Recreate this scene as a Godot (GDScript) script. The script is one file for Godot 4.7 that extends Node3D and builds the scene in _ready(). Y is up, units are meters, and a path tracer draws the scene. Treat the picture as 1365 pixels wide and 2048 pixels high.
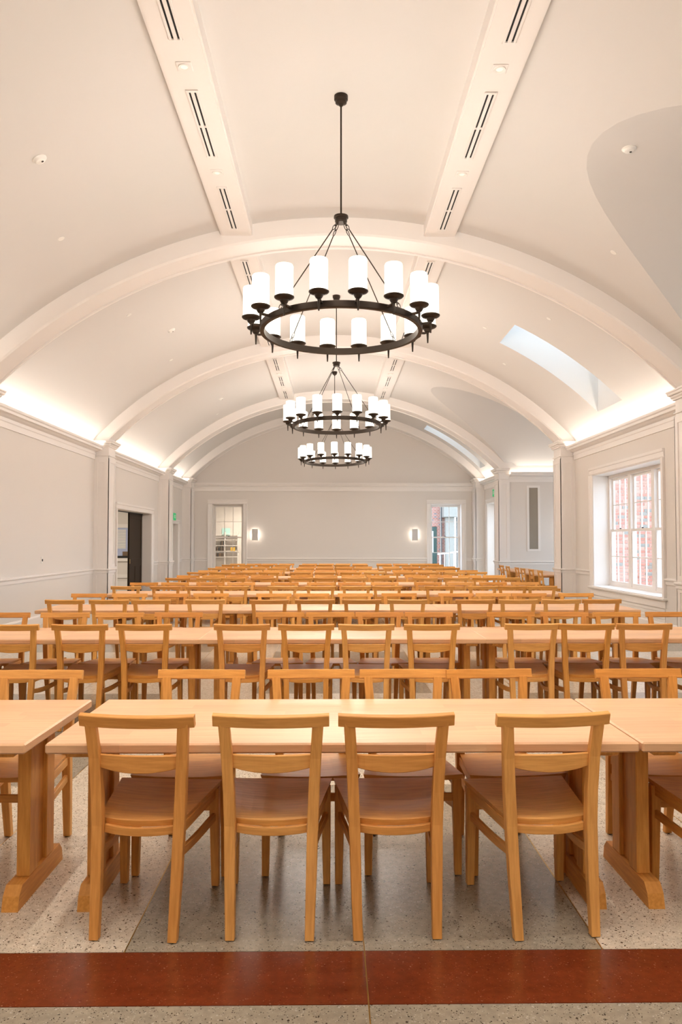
extends Node3D

# ---------------------------------------------------------------- mesh builder
class MB:
	var v = PackedVector3Array()
	var n = PackedVector3Array()
	var t = PackedVector2Array()
	func tri(a: Vector3, b: Vector3, c: Vector3, face: Vector3) -> void:
		var m = (c - a).cross(b - a)
		if m.length_squared() < 1e-16:
			return
		m = m.normalized()
		if m.dot(face) < 0.0:
			m = -m
			v.append_array([a, c, b])
		else:
			v.append_array([a, b, c])
		n.append_array([m, m, m])
		t.append_array([Vector2.ZERO, Vector2.ZERO, Vector2.ZERO])
	func quad(a: Vector3, b: Vector3, c: Vector3, d: Vector3, face: Vector3) -> void:
		tri(a, b, c, face)
		tri(a, c, d, face)
	func quad_out(a: Vector3, b: Vector3, c: Vector3, d: Vector3, ref: Vector3) -> void:
		quad(a, b, c, d, (a + b + c + d) * 0.25 - ref)
	func smooth_quad(p: Array, m: Array) -> void:
		for k in [[0, 1, 2], [0, 2, 3]]:
			var a: Vector3 = p[k[0]]
			var b: Vector3 = p[k[1]]
			var c: Vector3 = p[k[2]]
			var f = (c - a).cross(b - a)
			if f.length_squared() < 1e-16:
				continue
			var o = [k[0], k[1], k[2]]
			if f.dot(m[k[0]] + m[k[1]] + m[k[2]]) < 0.0:
				o = [k[0], k[2], k[1]]
			for i in o:
				v.append(p[i])
				n.append(m[i])
				t.append(Vector2.ZERO)
	func box(c: Vector3, s: Vector3, ch := 0.0) -> void:
		var h = s * 0.5
		if ch <= 0.0:
			for ax in 3:
				var u = Vector3.ZERO
				var w = Vector3.ZERO
				u[(ax + 1) % 3] = h[(ax + 1) % 3]
				w[(ax + 2) % 3] = h[(ax + 2) % 3]
				for sg in [-1.0, 1.0]:
					var f = Vector3.ZERO
					f[ax] = h[ax] * sg
					quad(c + f - u - w, c + f + u - w, c + f + u + w, c + f - u + w, f)
			return
		for ax in 3:
			var a1 = (ax + 1) % 3
			var a2 = (ax + 2) % 3
			for sg in [-1.0, 1.0]:
				var f = Vector3.ZERO
				f[ax] = h[ax] * sg
				var u = Vector3.ZERO
				var w = Vector3.ZERO
				u[a1] = h[a1] - ch
				w[a2] = h[a2] - ch
				quad(c + f - u - w, c + f + u - w, c + f + u + w, c + f - u + w, f)
			for s1 in [-1.0, 1.0]:
				for s2 in [-1.0, 1.0]:
					var p = Vector3.ZERO
					var q = Vector3.ZERO
					p[a1] = h[a1] * s1
					p[a2] = (h[a2] - ch) * s2
					q[a1] = (h[a1] - ch) * s1
					q[a2] = h[a2] * s2
					var l = Vector3.ZERO
					l[ax] = h[ax] - ch
					quad_out(c + p - l, c + p + l, c + q + l, c + q - l, c)
		for sx in [-1.0, 1.0]:
			for sy in [-1.0, 1.0]:
				for sz in [-1.0, 1.0]:
					var sgn = Vector3(sx, sy, sz)
					var i = (h - Vector3(ch, ch, ch)) * sgn
					tri(c + i + Vector3(ch * sx, 0, 0), c + i + Vector3(0, ch * sy, 0), c + i + Vector3(0, 0, ch * sz), sgn)
	func span(x0: float, x1: float, y0: float, y1: float, z0: float, z1: float, ch := 0.0) -> void:
		box(Vector3((x0 + x1) * 0.5, (y0 + y1) * 0.5, (z0 + z1) * 0.5), Vector3(absf(x1 - x0), absf(y1 - y0), absf(z1 - z0)), ch)
	func loft(rings: Array, caps := true) -> void:
		var mids = []
		for r in rings:
			var m = Vector3.ZERO
			for p in r:
				m += p
			mids.append(m / r.size())
		for i in rings.size() - 1:
			var a: PackedVector3Array = rings[i]
			var b: PackedVector3Array = rings[i + 1]
			var ref: Vector3 = (mids[i] + mids[i + 1]) * 0.5
			for j in a.size():
				var k = (j + 1) % a.size()
				quad_out(a[j], a[k], b[k], b[j], ref)
		if caps:
			for e in [[0, 1], [rings.size() - 1, rings.size() - 2]]:
				var r: PackedVector3Array = rings[e[0]]
				var dir: Vector3 = mids[e[0]] - mids[e[1]]
				for j in range(1, r.size() - 1):
					tri(r[0], r[j], r[j + 1], dir)
	func lathe(c: Vector3, prof: Array, segs: int, smooth := true) -> void:
		for i in prof.size() - 1:
			var p: Vector2 = prof[i]
			var q: Vector2 = prof[i + 1]
			var d = q - p
			if d.length() < 1e-6:
				continue
			var nn = Vector2(d.y, -d.x).normalized()
			for j in segs:
				var a0 = TAU * j / segs
				var a1 = TAU * (j + 1) / segs
				var e0 = Vector3(cos(a0), 0, sin(a0))
				var e1 = Vector3(cos(a1), 0, sin(a1))
				var n0 = e0 * nn.x + Vector3(0, nn.y, 0)
				var n1 = e1 * nn.x + Vector3(0, nn.y, 0)
				smooth_quad([c + e0 * p.x + Vector3(0, p.y, 0), c + e1 * p.x + Vector3(0, p.y, 0), c + e1 * q.x + Vector3(0, q.y, 0), c + e0 * q.x + Vector3(0, q.y, 0)], [n0, n1, n1, n0])
	func tube(a: Vector3, b: Vector3, ra: float, rb: float, segs := 8) -> void:
		var d = (b - a).normalized()
		var u = d.cross(Vector3.UP if absf(d.y) < 0.9 else Vector3.RIGHT).normalized()
		var w = d.cross(u)
		for j in segs:
			var a0 = TAU * j / segs
			var a1 = TAU * (j + 1) / segs
			var e0 = u * cos(a0) + w * sin(a0)
			var e1 = u * cos(a1) + w * sin(a1)
			smooth_quad([a + e0 * ra, a + e1 * ra, b + e1 * rb, b + e0 * rb], [e0, e1, e1, e0])
			tri(a, a + e0 * ra, a + e1 * ra, -d)
			tri(b, b + e0 * rb, b + e1 * rb, d)
	func torus(c: Vector3, ax1: Vector3, ax2: Vector3, ra: float, rb: float, r: float, segs := 10, sides := 5) -> void:
		var nn = ax1.cross(ax2).normalized()
		for i in segs:
			var pts = []
			var nrm = []
			for ii in [i, i + 1]:
				var a = TAU * ii / segs
				var o = ax1 * cos(a) * ra + ax2 * sin(a) * rb
				var e = (ax1 * cos(a) + ax2 * sin(a)).normalized()
				for j in sides + 1:
					var bb = TAU * j / sides
					var m = e * cos(bb) + nn * sin(bb)
					pts.append(c + o + m * r)
					nrm.append(m)
			for j in sides:
				var k = sides + 1
				smooth_quad([pts[j], pts[j + 1], pts[k + j + 1], pts[k + j]], [nrm[j], nrm[j + 1], nrm[k + j + 1], nrm[k + j]])
	# profile (u outwards, w up), counter-clockwise, carried from a to b
	func sweep(prof: Array, a: Vector3, b: Vector3, u: Vector3, w: Vector3, caps := true) -> void:
		for i in prof.size():
			var p: Vector2 = prof[i]
			var q: Vector2 = prof[(i + 1) % prof.size()]
			var d = q - p
			var o = Vector2(d.y, -d.x)
			quad(a + u * p.x + w * p.y, a + u * q.x + w * q.y, b + u * q.x + w * q.y, b + u * p.x + w * p.y, u * o.x + w * o.y)
		if caps:
			var pv = PackedVector2Array(prof)
			var ix = Geometry2D.triangulate_polygon(pv)
			for k in range(0, ix.size(), 3):
				for e in [[a, a - b], [b, b - a]]:
					tri(e[0] + u * pv[ix[k]].x + w * pv[ix[k]].y, e[0] + u * pv[ix[k + 1]].x + w * pv[ix[k + 1]].y, e[0] + u * pv[ix[k + 2]].x + w * pv[ix[k + 2]].y, e[1])
	func mesh() -> ArrayMesh:
		var arr = []
		arr.resize(Mesh.ARRAY_MAX)
		arr[Mesh.ARRAY_VERTEX] = v
		arr[Mesh.ARRAY_NORMAL] = n
		arr[Mesh.ARRAY_TEX_UV] = t
		var m = ArrayMesh.new()
		m.add_surface_from_arrays(Mesh.PRIMITIVE_TRIANGLES, arr)
		return m

# ---------------------------------------------------------------- helpers
var rng = RandomNumberGenerator.new()
var M = {}

func meta(o: Node, label := "", category := "", group := "", kind := "") -> Node:
	if label: o.set_meta("label", label)
	if category: o.set_meta("category", category)
	if group: o.set_meta("group", group)
	if kind: o.set_meta("kind", kind)
	return o

func numbered(called: String) -> String:
	if not has_node(NodePath(called)):
		return called
	var k = 1
	while has_node(NodePath("%s_%03d" % [called, k])):
		k += 1
	return "%s_%03d" % [called, k]

func base(called: String, at := Vector3.ZERO, turn := 0.0) -> Node3D:
	var o = Node3D.new()
	o.name = numbered(called)
	add_child(o, true)
	o.position = at
	o.rotation.y = turn
	return o

func part(called: String, mesh, mat: Material, parent: Node = null, at := Vector3.ZERO) -> MeshInstance3D:
	var o = MeshInstance3D.new()
	o.mesh = mesh.mesh() if mesh is MB else mesh
	o.material_override = mat
	o.position = at
	o.cast_shadow = GeometryInstance3D.SHADOW_CASTING_SETTING_ON
	if parent == null:
		o.name = numbered(called)
		add_child(o, true)
	else:
		var nm = called
		var k = 0
		while parent.has_node(NodePath(nm)):
			k += 1
			nm = "%s_%03d" % [called, k]
		o.name = nm
		parent.add_child(o, true)
	return o

func ring(c: Vector3, u: Vector3, w: Vector3, hu: float, hw: float, ch: float) -> PackedVector3Array:
	return PackedVector3Array([c + u * hu + w * (hw - ch), c + u * (hu - ch) + w * hw, c - u * (hu - ch) + w * hw, c - u * hu + w * (hw - ch), c - u * hu - w * (hw - ch), c - u * (hu - ch) - w * hw, c + u * (hu - ch) - w * hw, c + u * hu - w * (hw - ch)])

func mat(c: Color, rough := 0.5, metal := 0.0, spec := 0.5) -> StandardMaterial3D:
	var m = StandardMaterial3D.new()
	m.albedo_color = c
	m.roughness = rough
	m.metallic = metal
	m.metallic_specular = spec
	return m

func glow(c: Color, e: float) -> StandardMaterial3D:
	var m = mat(Color(0.9, 0.88, 0.84), 0.6)
	m.emission_enabled = true
	m.emission = c
	m.emission_energy_multiplier = e
	return m

func glass(a := 0.06) -> StandardMaterial3D:
	var m = mat(Color(0.95, 0.98, 0.97, a), 0.02)
	m.transparency = BaseMaterial3D.TRANSPARENCY_ALPHA
	return m

func omni(called: String, parent: Node, at: Vector3, c: Color, e: float, size: float) -> void:
	var l = OmniLight3D.new()
	l.name = called
	parent.add_child(l, true)
	l.position = at
	l.light_color = c
	l.light_energy = e
	l.light_size = size
	l.omni_range = 60.0
	l.omni_attenuation = 2.0
	l.shadow_enabled = true

# ---------------------------------------------------------------- textures
func grain_image(seed_: int) -> Image:
	var a = FastNoiseLite.new()
	a.seed = seed_
	a.noise_type = FastNoiseLite.TYPE_SIMPLEX_SMOOTH
	a.frequency = 0.012
	a.fractal_octaves = 5
	a.fractal_gain = 0.62
	var g = a.get_seamless_image(512, 512)
	var im = Image.create(512, 512, false, Image.FORMAT_RGB8)
	var lo = Color(0.92, 0.895, 0.865)
	var hi = Color(1.0, 1.0, 1.0)
	for y in 512:
		for x in 512:
			var k: float = clampf((g.get_pixel(x, y).r - 0.22) / 0.56, 0.0, 1.0)
			im.set_pixel(x, y, lo.lerp(hi, k))
	return im

func stave_image() -> Image:
	var W = 1024
	var im = Image.create(W, W, false, Image.FORMAT_RGB8)
	var a = FastNoiseLite.new()
	a.seed = 5
	a.frequency = 0.02
	a.fractal_octaves = 4
	var r = RandomNumberGenerator.new()
	r.seed = 77
	var tone = []
	var cut = []
	for k in 12:
		tone.append(r.randf_range(-0.028, 0.028))
		cut.append(r.randi_range(0, W))
	for y in W:
		var s = int(y * 12.0 / W)
		var edge: float = fposmod(y * 12.0 / W, 1.0)
		for x in W:
			var t: float = tone[s]
			if x > cut[s]:
				t = -t * 0.8
			var nz = a.get_noise_2d(x * 0.10 + s * 331.0, y * 1.9) * 0.055 + a.get_noise_2d(x * 0.5 + 900.0, y * 5.0) * 0.02
			var k = 0.955 + t + nz
			if edge < 0.02:
				k -= 0.03
			im.set_pixel(x, y, Color(k, k * (0.985 + nz * 0.3), k * (0.965 + nz * 0.5)))
	return im

func terrazzo_image(seed_: int, ground: Color, chips: Array, count: int) -> Image:
	var W = 1024
	var im = Image.create(W, W, false, Image.FORMAT_RGB8)
	var a = FastNoiseLite.new()
	a.seed = seed_
	a.frequency = 0.02
	a.fractal_octaves = 4
	var g = a.get_seamless_image(W, W)
	for y in W:
		for x in W:
			var k: float = 0.93 + 0.14 * (g.get_pixel(x, y).r - 0.5)
			im.set_pixel(x, y, Color(ground.r * k, ground.g * k, ground.b * k))
	var r = RandomNumberGenerator.new()
	r.seed = seed_
	for i in count:
		var c: Color = chips[r.randi() % chips.size()]
		var cx = r.randi() % W
		var cy = r.randi() % W
		var ra = r.randf_range(0.8, 3.2) * (1.7 if r.randf() < 0.12 else 1.0)
		var rb = ra * r.randf_range(0.5, 1.0)
		var an = r.randf() * PI
		var q = int(ceil(ra))
		for dy in range(-q, q + 1):
			for dx in range(-q, q + 1):
				var u = dx * cos(an) + dy * sin(an)
				var w = -dx * sin(an) + dy * cos(an)
				if u * u / (ra * ra) + w * w / (rb * rb) <= 1.0:
					im.set_pixel(posmod(cx + dx, W), posmod(cy + dy, W), c)
	return im

func triplanar(m: StandardMaterial3D, im: Texture2D, scale_: Vector3, world := false) -> StandardMaterial3D:
	m.albedo_texture = im
	m.uv1_triplanar = true
	m.uv1_world_triplanar = world
	m.uv1_scale = scale_
	m.uv1_triplanar_sharpness = 4.0
	return m

# ---------------------------------------------------------------- the vault
const R_VAULT := 7.67
const C_VAULT := -1.24
const R_RIB := 7.48
const C_RIB := -1.32
const HALF := 5.63
const FAR := -30.2
const BACK := 4.2
const TR_APEX := 5.92
const TR_R := 3.32
const TR_HALF := 3.0
const TR_MID := [-8.5, -22.5]
const TR_END := 9.2
const SKY := [[3.36, 5.376, -14.80, -16.16], [3.30, 5.36, -27.97, -28.93]]

func vy(x: float, grow := 0.0) -> float:
	return sqrt((R_VAULT + grow) * (R_VAULT + grow) - x * x) + C_VAULT

func tr_y(dz: float, grow := 0.0) -> float:
	return TR_APEX + grow - ((TR_R + grow) - sqrt(maxf((TR_R + grow) * (TR_R + grow) - dz * dz, 0.0)))

func groin_x(dz: float, grow := 0.0) -> float:
	var y = tr_y(dz, grow) - C_VAULT
	return minf(sqrt(maxf((R_VAULT + grow) * (R_VAULT + grow) - y * y, 0.0)), HALF + 0.02)

func vault(mb: MB, grow: float, sgn: float) -> void:
	# sgn +1: normals point into the room
	var zs = [BACK]
	for tr in TR_MID:
		for k in 25:
			zs.append(tr + TR_HALF - 2.0 * TR_HALF * k / 24.0)
	for s in SKY:
		zs.append(s[2])
		zs.append(s[3])
	zs.append(FAR)
	zs.sort()
	zs.reverse()
	var xmax = HALF + 0.02
	var rows = []
	for k in 41:
		rows.append(xmax * sin(PI / 2 * k / 40.0 * 0.999) if false else xmax * k / 40.0)
	for i in zs.size() - 1:
		var z0: float = zs[i]
		var z1: float = zs[i + 1]
		if absf(z0 - z1) < 1e-4:
			continue
		var zm = (z0 + z1) * 0.5
		for side in [-1.0, 1.0]:
			var l0 = xmax
			var l1 = xmax
			var cuts = rows.duplicate()
			var hole = []
			if side > 0:
				for tr in TR_MID:
					if absf(zm - tr) < TR_HALF:
						l0 = groin_x(z0 - tr, grow)
						l1 = groin_x(z1 - tr, grow)
				for s in SKY:
					if zm < s[2] and zm > s[3]:
						hole = s
						cuts.append_array([s[0], s[1]])
						cuts.sort()
			for k in cuts.size() - 1:
				var a: float = cuts[k]
				var b: float = cuts[k + 1]
				if b - a < 1e-5:
					continue
				if hole and a >= hole[0] - 1e-5 and b <= hole[1] + 1e-5:
					continue
				var xs = [a * l0 / xmax, b * l0 / xmax, b * l1 / xmax, a * l1 / xmax]
				var zz = [z0, z0, z1, z1]
				var p = []
				var nn = []
				for q in 4:
					var y = vy(xs[q], grow)
					p.append(Vector3(xs[q] * side, y, zz[q]))
					nn.append(Vector3(-xs[q] * side, -(y - C_VAULT), 0).normalized() * sgn)
				mb.smooth_quad(p, nn)

func transept_vault(mb: MB, mid: float, grow: float, sgn: float) -> void:
	for k in 24:
		var d0 = TR_HALF - 2.0 * TR_HALF * k / 24.0
		var d1 = TR_HALF - 2.0 * TR_HALF * (k + 1) / 24.0
		var n0 = Vector3(0, -(tr_y(d0) - TR_APEX + TR_R), -d0).normalized() * sgn
		var n1 = Vector3(0, -(tr_y(d1) - TR_APEX + TR_R), -d1).normalized() * sgn
		mb.smooth_quad([Vector3(groin_x(d0, grow), tr_y(d0, grow), mid + d0), Vector3(TR_END, tr_y(d0, grow), mid + d0), Vector3(TR_END, tr_y(d1, grow), mid + d1), Vector3(groin_x(d1, grow), tr_y(d1, grow), mid + d1)], [n0, n0, n1, n1])

func wall_run(mb: MB, x0: float, x1: float, z0: float, z1: float, y1: float, holes: Array) -> void:
	# a wall along z from z0 down to z1 with holes [near z, far z, bottom, top]
	var z = z0
	for h in holes:
		mb.span(x0, x1, 0, y1, z, h[0])
		if h[2] > 0.0:
			mb.span(x0, x1, 0, h[2], h[0], h[1])
		if h[3] < y1:
			mb.span(x0, x1, h[3], y1, h[0], h[1])
		z = h[1]
	mb.span(x0, x1, 0, y1, z, z1)

const CORNICE := [Vector2(0, 3.485), Vector2(0.028, 3.485), Vector2(0.028, 3.585), Vector2(0.04, 3.6), Vector2(0.045, 3.64), Vector2(0.03, 3.645), Vector2(0.03, 3.66), Vector2(0.09, 3.675), Vector2(0.13, 3.70), Vector2(0.165, 3.735), Vector2(0.21, 3.75), Vector2(0.225, 3.76), Vector2(0.225, 3.8), Vector2(0.195, 3.8), Vector2(0.195, 3.7), Vector2(0, 3.7)]
const CORNICE_FLAT := [Vector2(0, 3.485), Vector2(0.028, 3.485), Vector2(0.028, 3.585), Vector2(0.04, 3.6), Vector2(0.045, 3.64), Vector2(0.03, 3.645), Vector2(0.03, 3.66), Vector2(0.07, 3.675), Vector2(0.10, 3.70), Vector2(0.12, 3.735), Vector2(0.14, 3.75), Vector2(0.15, 3.76), Vector2(0.15, 3.79), Vector2(0, 3.8)]
const RAIL := [Vector2(0, 0.835), Vector2(0.018, 0.835), Vector2(0.018, 0.885), Vector2(0.026, 0.9), Vector2(0.045, 0.915), Vector2(0.045, 0.932), Vector2(0.03, 0.94), Vector2(0, 0.945)]
const BASEB := [Vector2(0, 0), Vector2(0.022, 0), Vector2(0.022, 0.15), Vector2(0.012, 0.17), Vector2(0, 0.18)]

func casing(mb: MB, o: Vector3, u: Vector3, out: Vector3, w: float, y0: float, y1: float, width := 0.15, legs_down := true) -> void:
	# boards round an opening: o is its lower start on the wall face, u runs along it, out into the room
	var prof = [Vector2(0, 0), Vector2(0, 0.012), Vector2(0.02, 0.022), Vector2(width * 0.62, 0.026), Vector2(width * 0.7, 0.04), Vector2(width, 0.045), Vector2(width, 0)]
	for k in 2:
		var dir = -u if k == 0 else u
		var p0 = o + (Vector3.ZERO if k == 0 else u * w)
		var pr = []
		for q in prof:
			pr.append(q)
		mb.sweep(pr if true else [], p0 + Vector3(0, y0, 0), p0 + Vector3(0, y1, 0), dir, out)
	mb.sweep(prof, o - u * width + Vector3(0, y1, 0), o + u * (w + width) + Vector3(0, y1, 0), Vector3.UP, out)
	if not legs_down:
		mb.box(o + u * w * 0.5 + Vector3(0, y0 - 0.02, 0) + out * 0.03, Vector3(absf(u.x) * (w + 0.4) + absf(out.x) * 0.1, 0.045, absf(u.z) * (w + 0.4) + absf(out.z) * 0.1), 0.01)
		mb.box(o + u * w * 0.5 + Vector3(0, y0 - 0.11, 0) + out * 0.012, Vector3(absf(u.x) * (w + 0.3) + absf(out.x) * 0.03, 0.13, absf(u.z) * (w + 0.3) + absf(out.z) * 0.03))

# a double-hung sash unit: lower left corner o, along u, facing f (towards the room)
func sash_unit(win: Node3D, o: Vector3, u: Vector3, f: Vector3, w: float, h: float, cols: int, jamb := 0.05) -> void:
	var fr = MB.new()
	var bar = func(m: MB, a: float, b: float, c: float, d: float, dep: float, th: float):
		var p = o + u * (a + b) * 0.5 + Vector3(0, (c + d) * 0.5, 0) + f * dep
		m.box(p, Vector3(absf(u.x) * (b - a) + absf(f.x) * th, d - c, absf(u.z) * (b - a) + absf(f.z) * th))
	bar.call(fr, 0.0, jamb, 0.0, h, 0.0, 0.12)
	bar.call(fr, w - jamb, w, 0.0, h, 0.0, 0.12)
	bar.call(fr, jamb, w - jamb, h - jamb, h, 0.0, 0.12)
	bar.call(fr, jamb, w - jamb, 0.0, 0.04, 0.0, 0.12)
	part("window_frame", fr, M.trim, win)
	var mid = h * 0.5
	for k in 2:
		var y0 = 0.04 if k == 0 else mid - 0.025
		var y1 = mid + 0.025 if k == 0 else h - jamb
		var dep = 0.025 if k == 0 else -0.025
		var sm = MB.new()
		var st = 0.045
		bar.call(sm, jamb, jamb + st, y0, y1, dep, 0.04)
		bar.call(sm, w - jamb - st, w - jamb, y0, y1, dep, 0.04)
		bar.call(sm, jamb + st, w - jamb - st, y0, y0 + (0.075 if k == 0 else 0.05), dep, 0.04)
		bar.call(sm, jamb + st, w - jamb - st, y1 - 0.05, y1, dep, 0.04)
		var sash = part("sash", sm, M.trim, win)
		var gx0 = jamb + st
		var gx1 = w - jamb - st
		var gy0 = y0 + (0.075 if k == 0 else 0.05)
		var gy1 = y1 - 0.05
		for c in range(1, cols):
			var mm = MB.new()
			var x = lerpf(gx0, gx1, c / float(cols))
			bar.call(mm, x - 0.01, x + 0.01, gy0, gy1, dep, 0.03)
			part("muntin", mm, M.trim, sash)
		var mh = MB.new()
		bar.call(mh, gx0, gx1, (gy0 + gy1) * 0.5 - 0.01, (gy0 + gy1) * 0.5 + 0.01, dep, 0.028)
		part("muntin", mh, M.trim, sash)
		for c in cols:
			for r in 2:
				var gm = MB.new()
				var xa = lerpf(gx0, gx1, c / float(cols))
				var xb = lerpf(gx0, gx1, (c + 1) / float(cols))
				var ya = lerpf(gy0, gy1, r / 2.0)
				var yb = lerpf(gy0, gy1, (r + 1) / 2.0)
				var q = o + f * dep
				gm.quad(q + u * xa + Vector3(0, ya, 0), q + u * xb + Vector3(0, ya, 0), q + u * xb + Vector3(0, yb, 0), q + u * xa + Vector3(0, yb, 0), f)
				part("pane", gm, M.glass, sash)
		if k == 0:
			var lk = MB.new()
			lk.box(o + u * w * 0.5 + Vector3(0, y1 + 0.012, 0) + f * dep, Vector3(absf(u.x) * 0.05 + 0.02, 0.022, absf(u.z) * 0.05 + 0.02), 0.004)
			part("sash_lock", lk, M.dark, sash)

# ---------------------------------------------------------------- furniture
func make_chair(tone: int, fine := true) -> Node3D:
	var t = base("dining_chair")
	var wx: Material = M["wood_x"][tone]
	var wy: Material = M["wood_y"][tone]
	var wz: Material = M["wood_z"][tone]
	var X = Vector3.RIGHT
	var Y = Vector3.UP
	var Z = Vector3.BACK
	# seat: dished plank, wider at the front
	var s = MB.new()
	var nu = 8
	var nv = 6
	var top = []
	var bot = []
	for j in nv + 1:
		var v = j / float(nv)
		var rt = []
		var rb = []
		for i in nu + 1:
			var u = i / float(nu) * 2.0 - 1.0
			var hw = lerpf(0.236, 0.176, v)
			var z = lerpf(-0.282, 0.172, v)
			z += (-0.014 * (1.0 - u * u)) * (1.0 - v) + 0.03 * (1.0 - u * u) * v * v
			var y = lerpf(0.474, 0.452, v) - 0.010 * (1.0 - u * u) * sin(PI * clampf(v * 1.1, 0.0, 1.0)) - 0.006 * (1.0 - u * u)
			rt.append(Vector3(u * hw, y, z))
			rb.append(Vector3(u * (hw - 0.008), y - 0.024, z + (0.006 if j == 0 else (-0.004 if j == nv else 0.0))))
		top.append(rt)
		bot.append(rb)
	for j in nv:
		for i in nu:
			s.quad(top[j][i], top[j][i + 1], top[j + 1][i + 1], top[j + 1][i], Y)
			s.quad(bot[j][i], bot[j][i + 1], bot[j + 1][i + 1], bot[j + 1][i], -Y)
		s.quad(top[j][0], top[j + 1][0], bot[j + 1][0], bot[j][0], -X)
		s.quad(top[j][nu], top[j + 1][nu], bot[j + 1][nu], bot[j][nu], X)
	for i in nu:
		s.quad(top[0][i], top[0][i + 1], bot[0][i + 1], bot[0][i], -Z)
		s.quad(top[nv][i], top[nv][i + 1], bot[nv][i + 1], bot[nv][i], Z)
	part("seat", s, wx, t)
	# aprons under the seat
	var ap = MB.new()
	var rr = []
	for k in 9:
		var u = k / 4.0 - 1.0
		rr.append(ring(Vector3(u * 0.142, 0.411 - 0.006 * (1.0 - u * u), 0.185 + 0.022 * (1.0 - u * u)), Y, Z, 0.016, 0.010, 0.002))
	ap.loft(rr)
	part("rear_apron", ap, wx, t)
	for sg in [-1.0, 1.0]:
		# rear post: one piece from foot to crest
		var p = MB.new()
		p.loft([ring(Vector3(sg * 0.157, 0.004, 0.256), X, Z, 0.0185, 0.0175, 0.003), ring(Vector3(sg * 0.163, 0.25, 0.222), X, Z, 0.0215, 0.02, 0.003), ring(Vector3(sg * 0.167, 0.43, 0.203), X, Z, 0.0225, 0.0215, 0.003), ring(Vector3(sg * 0.172, 0.56, 0.202), X, Z, 0.0225, 0.021, 0.003), ring(Vector3(sg * 0.179, 0.70, 0.213), X, Z, 0.0225, 0.018, 0.003), ring(Vector3(sg * 0.189, 0.845, 0.24), X, Z, 0.0225, 0.0145, 0.003)])
		var rp = part("rear_post", p, wy, t)
		var l = MB.new()
		l.loft([ring(Vector3(sg * 0.212, 0.004, -0.262), X, Z, 0.0165, 0.0165, 0.003), ring(Vector3(sg * 0.210, 0.25, -0.256), X, Z, 0.020, 0.020, 0.003), ring(Vector3(sg * 0.208, 0.4475, -0.250), X, Z, 0.0225, 0.0215, 0.003)])
		var fl = part("front_leg", l, wy, t)
		if fine:
			var g1 = MB.new()
			g1.lathe(Vector3(sg * 0.157, 0, 0.256), [Vector2(0, 0), Vector2(0.014, 0), Vector2(0.014, 0.006), Vector2(0, 0.006)], 10)
			part("glide", g1, M.dark, rp)
			var g2 = MB.new()
			g2.lathe(Vector3(sg * 0.212, 0, -0.262), [Vector2(0, 0), Vector2(0.013, 0), Vector2(0.013, 0.006), Vector2(0, 0.006)], 10)
			part("glide", g2, M.dark, fl)
		# side rail under the seat and the bowed stretcher below it
		var a = Vector3(sg * 0.208, 0.424, -0.235)
		var b = Vector3(sg * 0.168, 0.412, 0.185)
		var sr = MB.new()
		var side = (b - a).normalized().cross(Y).normalized()
		sr.loft([ring(a, side, Y, 0.009, 0.022, 0.002), ring(b, side, Y, 0.009, 0.02, 0.002)])
		part("side_rail", sr, wz, t)
		var ss = MB.new()
		rr = []
		for k in 9:
			var q = k / 8.0
			rr.append(ring(Vector3(sg * (lerpf(0.209, 0.165, q) - 0.012 * sin(PI * q)), lerpf(0.318, 0.322, q) - 0.02 * sin(PI * q), lerpf(-0.242, 0.198, q)), side, Y, 0.0095, 0.019, 0.003))
		ss.loft(rr)
		part("side_stretcher", ss, wz, t)
	var fs = MB.new()
	fs.loft([ring(Vector3(-0.195, 0.36, -0.254), Y, Z, 0.018, 0.0095, 0.002), ring(Vector3(0.195, 0.36, -0.254), Y, Z, 0.018, 0.0095, 0.002)])
	part("front_stretcher", fs, wx, t)
	# back slat, flat above and bellied below
	var sl = MB.new()
	rr = []
	for k in 11:
		var u = k / 5.0 - 1.0
		var lowest = 0.660 - 0.018 * (1.0 - u * u)
		rr.append(ring(Vector3(u * 0.158, (0.713 + lowest) * 0.5, 0.206 + 0.02 * (1.0 - u * u)), Y, Z, (0.713 - lowest) * 0.5, 0.0085, 0.003))
	sl.loft(rr)
	part("back_slat", sl, wx, t)
	var cr = MB.new()
	rr = []
	for k in 15:
		var u = k / 7.0 - 1.0
		var lean = Vector3(0, 0.963, 0.27)
		var ac = Vector3(0, -0.27, 0.963)
		rr.append(ring(Vector3(u * 0.234, 0.858 - 0.003 * (1.0 - u * u), 0.238 + 0.026 * (1.0 - u * u)), lean, ac, 0.0245, 0.0135, 0.003))
	cr.loft(rr)
	part("crest_rail", cr, wx, t)
	return t

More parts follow.
